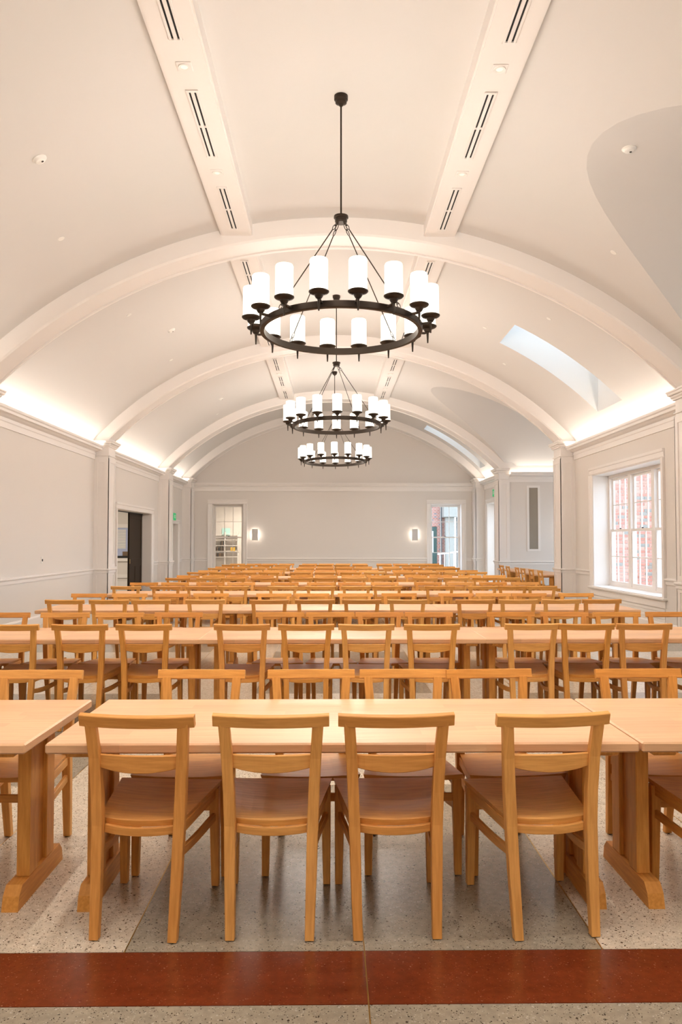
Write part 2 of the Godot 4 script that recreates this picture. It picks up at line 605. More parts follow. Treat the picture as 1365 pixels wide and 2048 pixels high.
func make_table() -> Node3D:
	var t = base("trestle_table")
	var tp = MB.new()
	tp.box(Vector3(0, 0.729, 0), Vector3(2.43, 0.042, 0.914), 0.007)
	part("tabletop", tp, M.stave, t)
	for sg in [-1.0, 1.0]:
		var cl = MB.new()
		cl.box(Vector3(sg * 1.10, 0.694, 0), Vector3(0.10, 0.028, 0.80), 0.006)
		part("cleat", cl, M["wood_z"][0], t)
		var ft = MB.new()
		var prof = [Vector2(-0.285, 0), Vector2(0.285, 0), Vector2(0.27, 0.06), Vector2(0.235, 0.095), Vector2(-0.235, 0.095), Vector2(-0.27, 0.06)]
		ft.sweep(prof, Vector3(sg * 1.095 - 0.035, 0, 0), Vector3(sg * 1.095 + 0.035, 0, 0), Vector3(0, 0, 1), Vector3.UP)
		part("foot", ft, M["wood_z"][1], t)
		for k in [-1.0, 1.0]:
			var p = MB.new()
			p.box(Vector3(sg * 1.10, 0.3875, k * 0.105), Vector3(0.058, 0.585, 0.10), 0.004)
			part("leg", p, M["wood_y"][0], t)
		var web = MB.new()
		web.box(Vector3(sg * 1.10, 0.3875, 0), Vector3(0.022, 0.583, 0.11))
		part("web_panel", web, M["wood_y"][1], t)
	return t

func dup(o: Node3D, called: String) -> Node3D:
	var c = o.duplicate()
	c.name = numbered(called)
	add_child(c, true)
	return c

const ROW := ["front", "second", "third", "fourth", "fifth", "sixth", "seventh", "rearmost"]
const SEAT4 := ["leftmost", "second from left", "third from left", "rightmost"]
const TAB := ["left", "middle", "right"]
var row_front = [-3.275, -6.74, -9.56, -12.40, -15.24, -18.08, -20.92, -23.76]
var near_x = [
	[[-3.0, -2.45, -1.92], [-0.868, -0.345, 0.147, 0.765], [1.60, 2.12]],
	[[-3.29, -2.77, -2.20, -1.67], [-0.85, -0.32, 0.195, 0.735], [1.58, 2.045, 2.535, 3.12]],
	[[-3.26, -2.75, -2.24, -1.61], [-0.85, -0.30, 0.26, 0.81], [1.61, 2.12, 2.65, 3.14]],
	[[-3.27, -2.66, -2.12, -1.61], [-0.85, -0.26, 0.28, 0.76], [1.58, 2.25, 2.72, 3.17]],
	[[-3.02, -2.43, -1.97, -1.40], [-0.69, -0.21, 0.33, 0.89], [1.70, 2.28, 2.83, 3.29]],
	[[-3.12, -2.60, -2.02, -1.50], [-0.80, -0.24, 0.34, 0.88], [1.58, 2.10, 2.72, 3.20]],
	[[-3.10, -2.58, -2.05, -1.52], [-0.78, -0.28, 0.22, 0.72], [1.52, 2.04, 2.60, 3.05]],
	[[-3.12, -2.60, -2.05, -1.53], [-0.82, -0.30, 0.22, 0.76], [1.48, 2.05, 2.55, 3.02]]]
var far_x = [
	[[-3.3, -2.75, -2.2, -1.675], [-0.81, -0.21, 0.28, 0.76], [1.56, 2.10]],
	[[-3.26, -2.68, -2.16, -1.59], [-0.60, -0.11, 0.37, 0.85], [1.65, 2.17, 2.69, 3.21]],
	[[-3.31, -2.78, -2.23, -1.70], [-0.86, -0.36, 0.22, 0.80], [1.55, 2.06, 2.53, 3.16]],
	[[-3.24, -2.73, -2.14, -1.62], [-0.88, -0.28, 0.24, 0.80], [1.53, 2.08, 2.64, 3.17]],
	[[-3.02, -2.50, -2.02, -1.50], [-0.70, -0.20, 0.35, 0.86], [1.64, 2.14, 2.73, 3.24]],
	[[-3.05, -2.52, -2.0, -1.48], [-0.76, -0.25, 0.27, 0.80], [1.60, 2.10, 2.66, 3.2]],
	[[-3.05, -2.55, -2.02, -1.48], [-0.78, -0.25, 0.28, 0.80], [1.55, 2.08, 2.6, 3.1]],
	[[-3.0, -2.5, -2.0, -1.48], [-0.76, -0.25, 0.27, 0.80], [1.55, 2.05, 2.6, 3.05]]]

func furniture() -> void:
	var table = make_table()
	var first = true
	for r in 8:
		for k in 3:
			if r == 0 and k == 2 and false:
				continue
			var t: Node3D = table if first else dup(table, "trestle_table")
			first = false
			var x: float = [-2.43, -0.008, 2.415][k]
			if r == 0:
				x = [-2.568, -0.057, 2.383][k]
			t.position = Vector3(x, 0, row_front[r] - 0.457)
			t.rotation.y = rng.randf_range(-0.002, 0.002)
			meta(t, "light wooden trestle table, the %s one of the %s row of tables" % [TAB[k], ROW[r]], "table", "trestle tables in rows")
	var kinds = []
	for tone in 4:
		kinds.append(make_chair(tone, true))
	var light_kinds = []
	for tone in 4:
		light_kinds.append(make_chair(tone, false))
	var used = {}
	for r in 8:
		for side in 2:
			for k in 3:
				var list: Array = (near_x if side == 0 else far_x)[r][k]
				for i in list.size():
					var x: float = list[i]
					if r == 0 and absf(x) > (2.0 if side == 0 else 1.8):
						continue
					var tone = rng.randi() % 4
					var src: Node3D = (kinds if r < 5 else light_kinds)[tone]
					var c: Node3D
					if used.has(src):
						c = dup(src, "dining_chair")
					else:
						c = src
						used[src] = true
					var z: float = row_front[r]
					var jit = rng.randf_range(-0.015, 0.015) if r > 0 else 0.0
					var place: String = SEAT4[i] if list.size() == 4 else ("rightmost" if k == 0 else "leftmost") 
					if r == 0 and k == 2:
						place = ["leftmost", "second from left"][i]
					if side == 0:
						c.position = Vector3(x, 0, z - 0.185 + jit)
						c.rotation.y = rng.randf_range(-0.035, 0.035)
						if r == 0 and k == 1:
							c.rotation.y = [-0.075, -0.02, 0.03, 0.09][i]
						if r == 0 and k == 0:
							place = "rightmost"
						meta(c, "light wooden chair seen from behind, %s at the %s table, %s row" % [place, TAB[k], ROW[r]], "chair", "chairs on the near side of the tables")
					else:
						c.position = Vector3(x, 0, z - 0.914 + 0.115 + jit)
						c.rotation.y = PI + rng.randf_range(-0.035, 0.035)
						if r == 0 and k == 1:
							c.rotation.y = PI + [-0.03, 0.02, 0.0, 0.07][i]
						meta(c, "light wooden chair facing us, %s across the %s table, %s row" % [place, TAB[k], ROW[r]], "chair", "chairs on the far side of the tables")
	# two tables running along the alcove on the right, six chairs on their room side
	for k in 2:
		var t = dup(table, "trestle_table")
		t.position = Vector3(5.46, 0, [-20.76, -23.2][k])
		t.rotation.y = PI / 2
		meta(t, ["nearer of two wooden tables set lengthwise by the right alcove", "farther of two wooden tables set lengthwise by the right alcove"][k], "table", "trestle tables by the alcove")
	var az = [-18.85, -19.7, -20.55, -21.2, -22.3, -23.1]
	var al = ["nearest", "second nearest", "third nearest", "third farthest", "second farthest", "farthest"]
	for i in 6:
		var c = dup(kinds[i % 4], "dining_chair")
		c.position = Vector3(5.10, 0, az[i])
		c.rotation.y = -PI / 2 + rng.randf_range(-0.05, 0.05)
		meta(c, "wooden chair turned sideways at the alcove tables on the right, %s of six" % al[i], "chair", "chairs at the alcove tables")

# ---------------------------------------------------------------- chandelier
func make_chandelier() -> Node3D:
	var t = base("chandelier")
	var cn = MB.new()
	cn.lathe(Vector3.ZERO, [Vector2(0, 6.43), Vector2(0.075, 6.43), Vector2(0.075, 6.385), Vector2(0.062, 6.37), Vector2(0.062, 6.35), Vector2(0.03, 6.335), Vector2(0.014, 6.31), Vector2(0, 6.31)].map(func(p): return p), 24)
	part("canopy", cn, M.bronze, t)
	var rd = MB.new()
	rd.tube(Vector3(0, 5.05, 0), Vector3(0, 6.33, 0), 0.0095, 0.0095, 8)
	part("rod", rd, M.bronze, t)
	var hb = MB.new()
	hb.lathe(Vector3.ZERO, [Vector2(0, 5.115), Vector2(0.03, 5.115), Vector2(0.078, 5.10), Vector2(0.08, 5.078), Vector2(0.066, 5.073), Vector2(0.066, 5.04), Vector2(0.06, 5.022), Vector2(0, 5.022)], 24)
	part("hub", hb, M.bronze, t)
	# the ring, a flat band
	var rg = MB.new()
	var ri = 0.825
	var ro = 0.872
	rg.lathe(Vector3.ZERO, [Vector2(ri, 3.805), Vector2(ro - 0.006, 3.805), Vector2(ro, 3.811), Vector2(ro, 3.869), Vector2(ro - 0.006, 3.875), Vector2(ri, 3.875), Vector2(ri, 3.805)], 72)
	part("ring_band", rg, M.bronze, t)
	for k in 4:
		var a = PI / 4 + k * PI / 2
		var top = Vector3(cos(a) * 0.05, 5.02, sin(a) * 0.05)
		var end = Vector3(cos(a) * 0.848, 3.89, sin(a) * 0.848)
		var d = (end - top).normalized()
		var s = MB.new()
		s.tube(top + d * 0.13, end - d * 0.11, 0.006, 0.006, 6)
		var sr = part("suspension_rod", s, M.bronze, t)
		var e = d.cross(Vector3.UP).normalized()
		for q in 4:
			var lk = MB.new()
			var c: Vector3 = [top + d * 0.03, top + d * 0.09, end - d * 0.075, end - d * 0.025][q]
			lk.torus(c, d, e if q % 2 == 0 else e.cross(d).normalized(), 0.038, 0.015, 0.0045, 10, 5)
			part("chain_link", lk, M.bronze, sr)
	for k in 16:
		var a = TAU * (k + 0.5) / 16
		var o = Vector3(cos(a), 0, sin(a))
		var am = MB.new()
		var u = Vector3(-sin(a), 0, cos(a))
		am.loft([ring(o * 0.86 + Vector3(0, 3.852, 0), u, Vector3.UP, 0.017, 0.009, 0.002), ring(o * 0.93 + Vector3(0, 3.852, 0), u, Vector3.UP, 0.017, 0.009, 0.002), ring(o * 0.985 + Vector3(0, 3.872, 0), u, Vector3.UP, 0.017, 0.009, 0.002)])
		var arm = part("lamp_arm", am, M.bronze, t)
		var ds = MB.new()
		ds.lathe(o * 0.962, [Vector2(0, 3.868), Vector2(0.03, 3.868), Vector2(0.04, 3.885), Vector2(0.046, 3.9), Vector2(0.088, 3.916), Vector2(0.099, 3.926), Vector2(0.099, 3.934), Vector2(0.088, 3.94), Vector2(0, 3.94)], 24)
		part("dish", ds, M.bronze, arm)
		var fi = MB.new()
		fi.tube(o * 0.962 + Vector3(0, 3.868, 0), o * 0.962 + Vector3(0, 3.745, 0), 0.0145, 0.0075, 8)
		part("finial", fi, M.bronze, arm)
		var sh = MB.new()
		sh.lathe(o * 0.962, [Vector2(0, 3.942), Vector2(0.088, 3.942), Vector2(0.088, 4.236), Vector2(0.082, 4.25), Vector2(0.07, 4.254), Vector2(0, 4.254)], 24)
		part("lamp_shade", sh, M.shade, arm)
		omni("lamp_light", arm, o * 0.962 + Vector3(0, 4.12, 0), WARM, E_LAMP, 0.07)
	return t

const WARM := Color(1.0, 0.958, 0.915)
var E_LAMP = 0.44
var E_DOWN = 4.4
var E_COVE = 2.7
var SKY_E = 7.2
var EXPOSURE = 1.0

func area(called: String, parent: Node, at: Vector3, look: Vector3, size: Vector2, c: Color, e: float) -> void:
	var l = AreaLight3D.new()
	l.name = called
	parent.add_child(l, true)
	var up = Vector3.BACK if absf(look.z) < 0.9 else Vector3.UP
	l.transform = Transform3D(Basis.looking_at(look, up), at)
	l.area_size = size
	l.light_color = c
	l.light_energy = e
	l.area_range = 60.0
	l.area_attenuation = 2.0
	l.shadow_enabled = true

# ================================================================ scene
func _ready() -> void:
	rng.seed = 20
	# camera, sky, exposure
	var cam = Camera3D.new()
	cam.name = "camera"
	add_child(cam)
	cam.position = Vector3(-0.11, 1.572, 0)
	cam.rotation = Vector3(atan(59.0 / 1590.0), -atan(20.5 / 1590.0), 0)
	cam.fov = rad_to_deg(2.0 * atan(1024.0 / 1590.0))
	cam.near = 0.05
	cam.far = 400.0
	cam.current = true
	var env = Environment.new()
	env.background_mode = Environment.BG_SKY
	var psky = ProceduralSkyMaterial.new()
	psky.sky_top_color = Color(0.78, 0.88, 0.98)
	psky.sky_horizon_color = Color(0.88, 0.94, 1.0)
	psky.ground_horizon_color = Color(0.75, 0.76, 0.77)
	psky.ground_bottom_color = Color(0.5, 0.5, 0.5)
	psky.energy_multiplier = SKY_E
	var sky = Sky.new()
	sky.sky_material = psky
	env.sky = sky
	env.tonemap_mode = Environment.TONE_MAPPER_LINEAR
	env.tonemap_exposure = EXPOSURE
	env.sdfgi_enabled = true
	env.ssao_enabled = true
	env.ssil_enabled = true
	var we = WorldEnvironment.new()
	we.name = "environment"
	we.environment = env
	add_child(we)
	materials()
	shell()
	windows_and_doors()
	furniture()
	fittings()
	outside()

func materials() -> void:
	M.wall = mat(Color(0.88, 0.855, 0.83), 0.75)
	M.trim = mat(Color(0.93, 0.908, 0.89), 0.42)
	M.ceil = mat(Color(0.845, 0.83, 0.815), 0.85)
	M.shaft = mat(Color(0.90, 0.90, 0.89), 0.8)
	M.dark = mat(Color(0.07, 0.06, 0.05), 0.5)
	M.slot = mat(Color(0.03, 0.025, 0.02), 0.8)
	M.bronze = mat(Color(0.19, 0.15, 0.115), 0.42, 0.55)
	M.shade = glow(Color(1.0, 0.96, 0.90), 2.2)
	M.strip = glow(Color(1.0, 0.9, 0.75), 2.5)
	M.lens = glow(Color(1.0, 0.95, 0.88), 0.45)
	M.sconce = glow(Color(1.0, 0.9, 0.78), 3.0)
	M.glass = glass()
	M.sky_glass = glass(0.68)
	M.door_dark = mat(Color(0.20, 0.155, 0.11), 0.6, 0.0, 0.3)
	M.brass = mat(Color(0.72, 0.58, 0.30), 0.35, 0.9)
	M.exit = glow(Color(0.05, 0.75, 0.42), 0.5)
	M.exit.albedo_color = Color(0.1, 0.6, 0.4)
	M.exit_text = mat(Color(0.85, 0.97, 0.9), 0.5)
	M.sconce_panel = mat(Color(0.80, 0.79, 0.78), 0.5)
	M.grille = mat(Color(0.74, 0.70, 0.64), 0.5)
	M.mortar = mat(Color(0.80, 0.77, 0.73), 0.9)
	M.brick = []
	for c in [Color(0.73, 0.48, 0.42), Color(0.76, 0.53, 0.47), Color(0.69, 0.44, 0.38), Color(0.78, 0.57, 0.51), Color(0.74, 0.51, 0.46), Color(0.53, 0.52, 0.50)]:
		M.brick.append(mat(c, 0.85))
	M.paving = mat(Color(0.72, 0.70, 0.67), 0.85)
	M.far_brick = triplanar(mat(Color.WHITE, 0.9), ImageTexture.create_from_image(brick_image()), Vector3.ONE * 0.82, true)
	M.green = mat(Color(0.05, 0.22, 0.20), 0.5)
	M.pipe = mat(Color(0.35, 0.36, 0.38), 0.5)
	M.stone = mat(Color(0.56, 0.545, 0.515), 0.8)
	M.book = mat(Color(0.45, 0.36, 0.28), 0.7)
	M.yellow = mat(Color(0.86, 0.69, 0.22), 0.6)
	M.teal = mat(Color(0.74, 0.93, 0.91), 0.6)
	M.pale_blue = mat(Color(0.70, 0.74, 0.86), 0.5)
	M.white_plastic = mat(Color(0.93, 0.92, 0.90), 0.4)
	var g = [ImageTexture.create_from_image(grain_image(3)), ImageTexture.create_from_image(grain_image(11))]
	var tones = [Color(0.895, 0.655, 0.345), Color(0.865, 0.615, 0.305), Color(0.915, 0.685, 0.39), Color(0.88, 0.63, 0.34)]
	for ax in [["wood_x", Vector3(0.55, 7, 7)], ["wood_y", Vector3(7, 0.55, 7)], ["wood_z", Vector3(7, 7, 0.55)]]:
		M[ax[0]] = []
		for k in 4:
			var m = triplanar(mat(tones[k], 0.48, 0.0, 0.38), g[k % 2], ax[1])
			m.uv1_offset = Vector3(0.23, 0.41, 0.37) * k
			M[ax[0]].append(m)
	M.stave = triplanar(mat(Color(0.92, 0.745, 0.585), 0.42, 0.0, 0.42), ImageTexture.create_from_image(stave_image()), Vector3(0.8, 1.0, 1.07))
	var tl = ImageTexture.create_from_image(terrazzo_image(31, Color(0.86, 0.81, 0.73), [Color(0.30, 0.24, 0.19), Color(0.42, 0.36, 0.29), Color(0.55, 0.49, 0.42), Color(0.92, 0.9, 0.86), Color(0.22, 0.18, 0.15), Color(0.62, 0.58, 0.52)], 6500))
	var tg = ImageTexture.create_from_image(terrazzo_image(32, Color(0.64, 0.60, 0.53), [Color(0.25, 0.22, 0.19), Color(0.42, 0.38, 0.33), Color(0.71, 0.67, 0.60), Color(0.2, 0.17, 0.15), Color(0.7, 0.67, 0.62)], 6500))
	var tr = ImageTexture.create_from_image(terrazzo_image(33, Color(0.47, 0.205, 0.10), [Color(0.41, 0.165, 0.085), Color(0.52, 0.26, 0.16), Color(0.38, 0.14, 0.07), Color(0.56, 0.34, 0.25), Color(0.50, 0.23, 0.13), Color(0.44, 0.18, 0.09)], 4500))
	M.floor_light = triplanar(mat(Color.WHITE, 0.22), tl, Vector3.ONE * 1.05, true)
	M.floor_grey = triplanar(mat(Color.WHITE, 0.22), tg, Vector3.ONE * 1.05, true)
	M.floor_red = triplanar(mat(Color.WHITE, 0.22), tr, Vector3.ONE * 1.1, true)

func shell() -> void:
	# floor: slab, terrazzo panels, red band, brass strips
	var mb = MB.new()
	mb.span(-HALF - 0.5, TR_END + 0.4, -0.25, -0.012, BACK + 0.3, FAR - 0.4)
	var fl = part("floor", mb, M.floor_grey)
	meta(fl, "polished terrazzo floor in light and grey panels with a red band", "floor", "", "structure")
	var xs = []
	for k in range(-6, 11):
		xs.append(0.02 + 0.92 * k)
	xs.push_front(-HALF)
	var zs = [BACK, 0.3, -2.76, -3.115, -5.2, -8.3, -11.4, -14.5, -17.6, -20.7, -23.8, -26.9, FAR]
	for j in zs.size() - 1:
		for i in xs.size() - 1:
			if j <= 2 and not (i in [0, 6]):
				continue
			var x0: float = xs[i] + 0.0025
			var x1: float = xs[i + 1] - 0.0025
			if j <= 2:
				x1 = (0.02 if i == 0 else TR_END) - 0.0025
				if i == 6:
					x0 = 0.0225
			var zz = 0.0 if j == 2 else 0.0
			var pm = MB.new()
			pm.span(x0, x1, -0.014, 0.0, zs[j] - 0.002 + zz, zs[j + 1] + 0.002)
			var xm = absf((x0 + x1) * 0.5 - 0.02)
			var grey = xm < 0.92 if j % 2 == 1 else xm > 1.84
			if j == 1:
				grey = true
			if j == 0:
				grey = false
			if j == 2:
				part("red_terrazzo_panel", pm, M.floor_red, fl)
			else:
				part("terrazzo_panel", pm, M.floor_grey if grey else M.floor_light, fl)
	for i in xs.size():
		if i == 0:
			continue
		var bm = MB.new()
		bm.span(xs[i] - 0.0024, xs[i] + 0.0024, -0.014, 0.0006, BACK if absf(xs[i] - 0.02) < 0.01 else -3.113, FAR)
		part("brass_strip", bm, M.brass, fl)

	# ceiling vault (two skins), skylight shafts, transept vaults
	mb = MB.new()
	vault(mb, 0.0, 1.0)
	vault(mb, 0.28, -1.0)
	var ce = part("ceiling", mb, M.ceil)
	meta(ce, "cream barrel-vaulted ceiling spanning the whole hall", "ceiling", "", "structure")
	for mid in TR_MID:
		mb = MB.new()
		transept_vault(mb, mid, 0.0, 1.0)
		transept_vault(mb, mid, 0.28, -1.0)
		part("cross_vault", mb, M.ceil, ce)
	for s in SKY:
		mb = MB.new()
		for k in 16:
			var a = lerpf(s[0], s[1], k / 16.0)
			var b = lerpf(s[0], s[1], (k + 1) / 16.0)
			var ya = lerpf(7.05, 5.75, k / 16.0)
			var yb = lerpf(7.05, 5.75, (k + 1) / 16.0)
			for z in [s[2], s[3]]:
				mb.quad(Vector3(a, vy(a), z), Vector3(b, vy(b), z), Vector3(b, yb, z), Vector3(a, ya, z), Vector3(0, 0, -1 if z == s[2] else 1))
		mb.quad(Vector3(s[0], vy(s[0]), s[2]), Vector3(s[0], vy(s[0]), s[3]), Vector3(s[0], 7.05, s[3]), Vector3(s[0], 7.05, s[2]), Vector3.RIGHT)
		mb.quad(Vector3(s[1], vy(s[1]), s[2]), Vector3(s[1], vy(s[1]), s[3]), Vector3(s[1], 5.75, s[3]), Vector3(s[1], 5.75, s[2]), Vector3.LEFT)
		var sh = part("skylight_shaft", mb, M.shaft, ce)
		mb = MB.new()
		mb.quad(Vector3(s[0], 7.04, s[2]), Vector3(s[1], 5.74, s[2]), Vector3(s[1], 5.74, s[3]), Vector3(s[0], 7.04, s[3]), Vector3.DOWN)
		part("skylight_pane", mb, M.sky_glass, sh)

	# ribs and longitudinal beams
	var rz = [[-11.75, -12.35], [-18.55, -19.15], [-25.45, -26.15], [-29.5, FAR]]
	var names = ["nearest", "second nearest", "third nearest", "farthest, against the end wall"]
	for r in 4:
		mb = MB.new()
		var a0 = asin(5.6 / R_RIB)
		var w: float = rz[r][0] - rz[r][1]
		# stations across the rib: (offset along z, depth above the soffit circle)
		var st = [Vector2(0, 0.42), Vector2(0, 0.03), Vector2(0.02, 0.0), Vector2(0.07, 0.0), Vector2(0.075, 0.02), Vector2(w - 0.075, 0.02), Vector2(w - 0.07, 0.0), Vector2(w - 0.02, 0.0), Vector2(w, 0.03), Vector2(w, 0.42)]
		for k in 72:
			var f0 = lerpf(-a0, a0, k / 72.0)
			var f1 = lerpf(-a0, a0, (k + 1) / 72.0)
			for j in st.size() - 1:
				var p = []
				var nn = []
				var dz: float = st[j + 1].x - st[j].x
				var dr: float = st[j + 1].y - st[j].y
				for q in [[f0, j], [f1, j], [f1, j + 1], [f0, j + 1]]:
					var e = Vector3(sin(q[0]), cos(q[0]), 0)
					p.append(e * (R_RIB + st[q[1]].y) + Vector3(0, C_RIB, rz[r][0] - st[q[1]].x))
					nn.append((-e * dz + Vector3(0, 0, -dr)).normalized())
				mb.smooth_quad(p, nn)
		var rb = part("ceiling_rib", mb, M.trim)
		meta(rb, "white moulded arch rib under the vault, %s of four" % names[r], "rib", "arch ribs of the vault", "structure")
	var bn = 0
	for seg in [[BACK, -11.78], [-12.32, -18.58], [-19.12, -25.48], [-26.12, -29.52]]:
		for side in [-1.0, 1.0]:
			mb = MB.new()
			var prof = [Vector2(-0.235, 6.15), Vector2(-0.215, 6.15), Vector2(-0.212, 6.14), Vector2(0.212, 6.14), Vector2(0.215, 6.15), Vector2(0.235, 6.15), Vector2(0.235, 6.42), Vector2(-0.235, 6.42)]
			mb.sweep(prof, Vector3(1.52 * side, 0, seg[0]), Vector3(1.52 * side, 0, seg[1]), Vector3.RIGHT, Vector3.UP)
			var bm = part("ceiling_beam", mb, M.trim)
			meta(bm, "white flat ceiling beam with slot vents, %s side, %s bay" % ["left" if side < 0 else "right", ["nearest", "second", "third", "farthest"][bn]], "beam", "ceiling beams along the vault", "structure")
		bn += 1

	# walls
	mb = MB.new()
	wall_run(mb, -HALF, -HALF - 0.4, BACK, FAR, 4.25, [[-20.6, -24.55, 0.0, 2.42], [-27.1, -28.75, 0.0, 2.2]])
	meta(part("wall_left", mb, M.wall), "long greige wall on the left with pilasters and two doorways", "wall", "", "structure")
	mb = MB.new()
	wall_run(mb, HALF, HALF + 0.45, BACK, FAR, 4.25, [[-5.55, -11.75, 0.0, 9.0], [-13.7, -17.3, 0.6, 3.02], [-19.15, -25.5, 0.0, 9.0], [-26.35, -29.1, 0.0, 2.95]])
	meta(part("wall_right", mb, M.wall), "greige wall on the right with the big window and alcove openings", "wall", "", "structure")
	# lintels over the transept mouths follow the cross vaults, so only the far wall needs a gable
	mb = MB.new()
	var ew = []   # end wall with two window openings and the lunette above
	for x in [[-HALF - 0.4, -4.62], [-3.44, 3.70], [4.88, HALF + 0.45]]:
		mb.span(x[0], x[1], 0, 3.9, FAR, FAR - 0.45)
	for x in [[-4.62, -3.44], [3.70, 4.88]]:
		mb.span(x[0], x[1], 0, 0.45, FAR, FAR - 0.45)
		mb.span(x[0], x[1], 3.0, 3.9, FAR, FAR - 0.45)
	mb.span(-HALF - 0.4, HALF + 0.45, 3.9, 6.9, FAR, FAR - 0.45)
	meta(part("wall_back", mb, M.wall), "greige end wall with two tall windows and an arched lunette above", "wall", "", "structure")
	mb = MB.new()
	mb.span(-HALF - 0.4, TR_END + 0.4, 0, 6.9, BACK, BACK + 0.3)
	meta(part("wall_front", mb, M.wall), "plain greige wall behind the viewer", "wall", "", "structure")
	# alcove walls
	var am = [["nearer", 0], ["farther", 1]]
	for a in am:
		var mid: float = TR_MID[a[1]]
		for sd in [-1.0, 1.0]:
			mb = MB.new()
			mb.span(HALF + (0.02 if sd > 0 or a[1] == 0 else 0.45), TR_END + 0.4, 0, 4.25, mid + sd * TR_HALF, mid + sd * (TR_HALF + (0.3 if sd > 0 else 0.45)))
			var nm: String = "wall_alcove_%d" % (a[1] * 2 + (1 if sd > 0 else 2))
			meta(part(nm, mb, M.wall), "%s side wall of the %s alcove on the right" % ["near" if sd > 0 else "far", a[0]], "wall", "", "structure")
		mb = MB.new()
		wall_run(mb, TR_END, TR_END + 0.4, mid + TR_HALF, mid - TR_HALF, 3.95, [[mid + 2.4, mid - 2.4, 0.6, 3.3]])
		mb.span(TR_END, TR_END + 0.4, 3.95, 6.3, mid + TR_HALF, mid - TR_HALF)
		meta(part("wall_alcove_end_%d" % (a[1] + 1), mb, M.wall), "outer wall of the %s alcove on the right, with its window" % a[0], "wall", "", "structure")

	# pilasters
	var pn = ["nearest", "second", "third", "corner"]
	for r in 4:
		for side in [-1.0, 1.0]:
			if r == 0 and side < 0 and false:
				continue
			pilaster(side, rz[r][0], rz[r][1], "white panelled pilaster with moulded capital, %s on the %s side" % [pn[r], "left" if side < 0 else "right"])
	# cornices with their coves, chair rails, baseboards
	var bays = [[BACK, -11.75], [-12.35, -18.55], [-19.15, -25.45], [-26.15, -29.5]]
	var tn = 0
	for b in 4:
		for side in [-1.0, 1.0]:
			var u = Vector3(-side, 0, 0)
			var wx = HALF * side
			var z0: float = bays[b][0]
			var z1: float = bays[b][1]
			if side > 0 and b == 2:
				continue
			if side > 0 and b == 0:
				z0 = BACK
				z1 = -5.55
			tn += 1
			mb = MB.new()
			mb.sweep(CORNICE, Vector3(wx, 0, z0), Vector3(wx, 0, z1), u, Vector3.UP)
			var who = "%s side, %s bay" % ["left" if side < 0 else "right", ["nearest", "second", "third", "farthest"][b]]
			meta(part("trim_%d" % tn, mb, M.trim), "white crown cornice hiding the cove light, %s" % who, "cornice", "cove cornices", "structure")
			cove(Vector3(wx - side * 0.13, 3.705, 0), z0, z1, who)
	# alcove cornices
	for a in 2:
		var mid: float = TR_MID[a]
		for sd in [-1.0, 1.0]:
			tn += 1
			mb = MB.new()
			var z: float = mid + sd * TR_HALF
			mb.sweep(CORNICE, Vector3(HALF + 0.02, 0, z), Vector3(TR_END, 0, z), Vector3(0, 0, -sd), Vector3.UP)
			meta(part("trim_%d" % tn, mb, M.trim), "white crown cornice on the %s wall of the %s alcove" % ["near" if sd > 0 else "far", ["nearer", "farther"][a]], "cornice", "cove cornices", "structure")
			var st = MB.new()
			st.span(HALF + 0.06, TR_END - 0.05, 3.705, 3.715, z - sd * 0.08, z - sd * 0.11)
			var cs = part("cove_light_strip", st, M.strip)
			meta(cs, "hidden warm cove light strip, %s wall of the %s alcove" % ["near" if sd > 0 else "far", ["nearer", "farther"][a]], "light", "cove lights")
			area("cove_light", cs, Vector3((HALF + TR_END) * 0.5, 3.722, z - sd * 0.095), Vector3(0, 1, 0), Vector2(TR_END - HALF - 0.1, 0.04), COVE_C, E_COVE * 0.5)
	tn += 1
	mb = MB.new()
	mb.sweep(CORNICE_FLAT, Vector3(-HALF, 0, FAR), Vector3(HALF, 0, FAR), Vector3(0, 0, 1), Vector3.UP)
	meta(part("trim_%d" % tn, mb, M.trim), "white cornice across the end wall below the lunette", "cornice", "", "structure")
	var rails_l = [[BACK, -11.75], [-12.35, -18.55], [-19.15, -20.45], [-24.7, -25.45], [-26.15, -26.95], [-28.9, -29.5]]
	var rails_r = [[BACK, -5.55], [-12.35, -13.54], [-17.46, -18.55], [-29.25, -29.5]]
	var rl = MB.new()
	var bl = MB.new()
	for s in rails_l:
		rl.sweep(RAIL, Vector3(-HALF, 0, s[0]), Vector3(-HALF, 0, s[1]), Vector3.RIGHT, Vector3.UP)
		bl.sweep(BASEB, Vector3(-HALF, 0, s[0]), Vector3(-HALF, 0, s[1]), Vector3.RIGHT, Vector3.UP)
	meta(part("trim_%d" % (tn + 1), rl, M.trim), "white chair rail moulding along the left wall", "chair rail", "", "structure")
	meta(part("baseboard_left", bl, M.trim), "white baseboard along the left wall", "baseboard", "", "structure")
	rl = MB.new()
	bl = MB.new()
	for s in rails_r:
		rl.sweep(RAIL, Vector3(HALF, 0, s[0]), Vector3(HALF, 0, s[1]), Vector3.LEFT, Vector3.UP)
	for s in [[BACK, -5.55], [-12.35, -18.55], [-29.25, -29.5]]:
		bl.sweep(BASEB, Vector3(HALF, 0, s[0]), Vector3(HALF, 0, s[1]), Vector3.LEFT, Vector3.UP)
	meta(part("trim_%d" % (tn + 2), rl, M.trim), "white chair rail moulding along the right wall", "chair rail", "", "structure")
	meta(part("baseboard_right", bl, M.trim), "white baseboard along the right wall", "baseboard", "", "structure")
	rl = MB.new()
	bl = MB.new()
	for s in [[-HALF, -4.78], [-3.28, 3.54], [5.04, HALF]]:
		rl.sweep(RAIL, Vector3(s[0], 0, FAR), Vector3(s[1], 0, FAR), Vector3.BACK, Vector3.UP)
		bl.sweep(BASEB, Vector3(s[0], 0, FAR), Vector3(s[1], 0, FAR), Vector3.BACK, Vector3.UP)
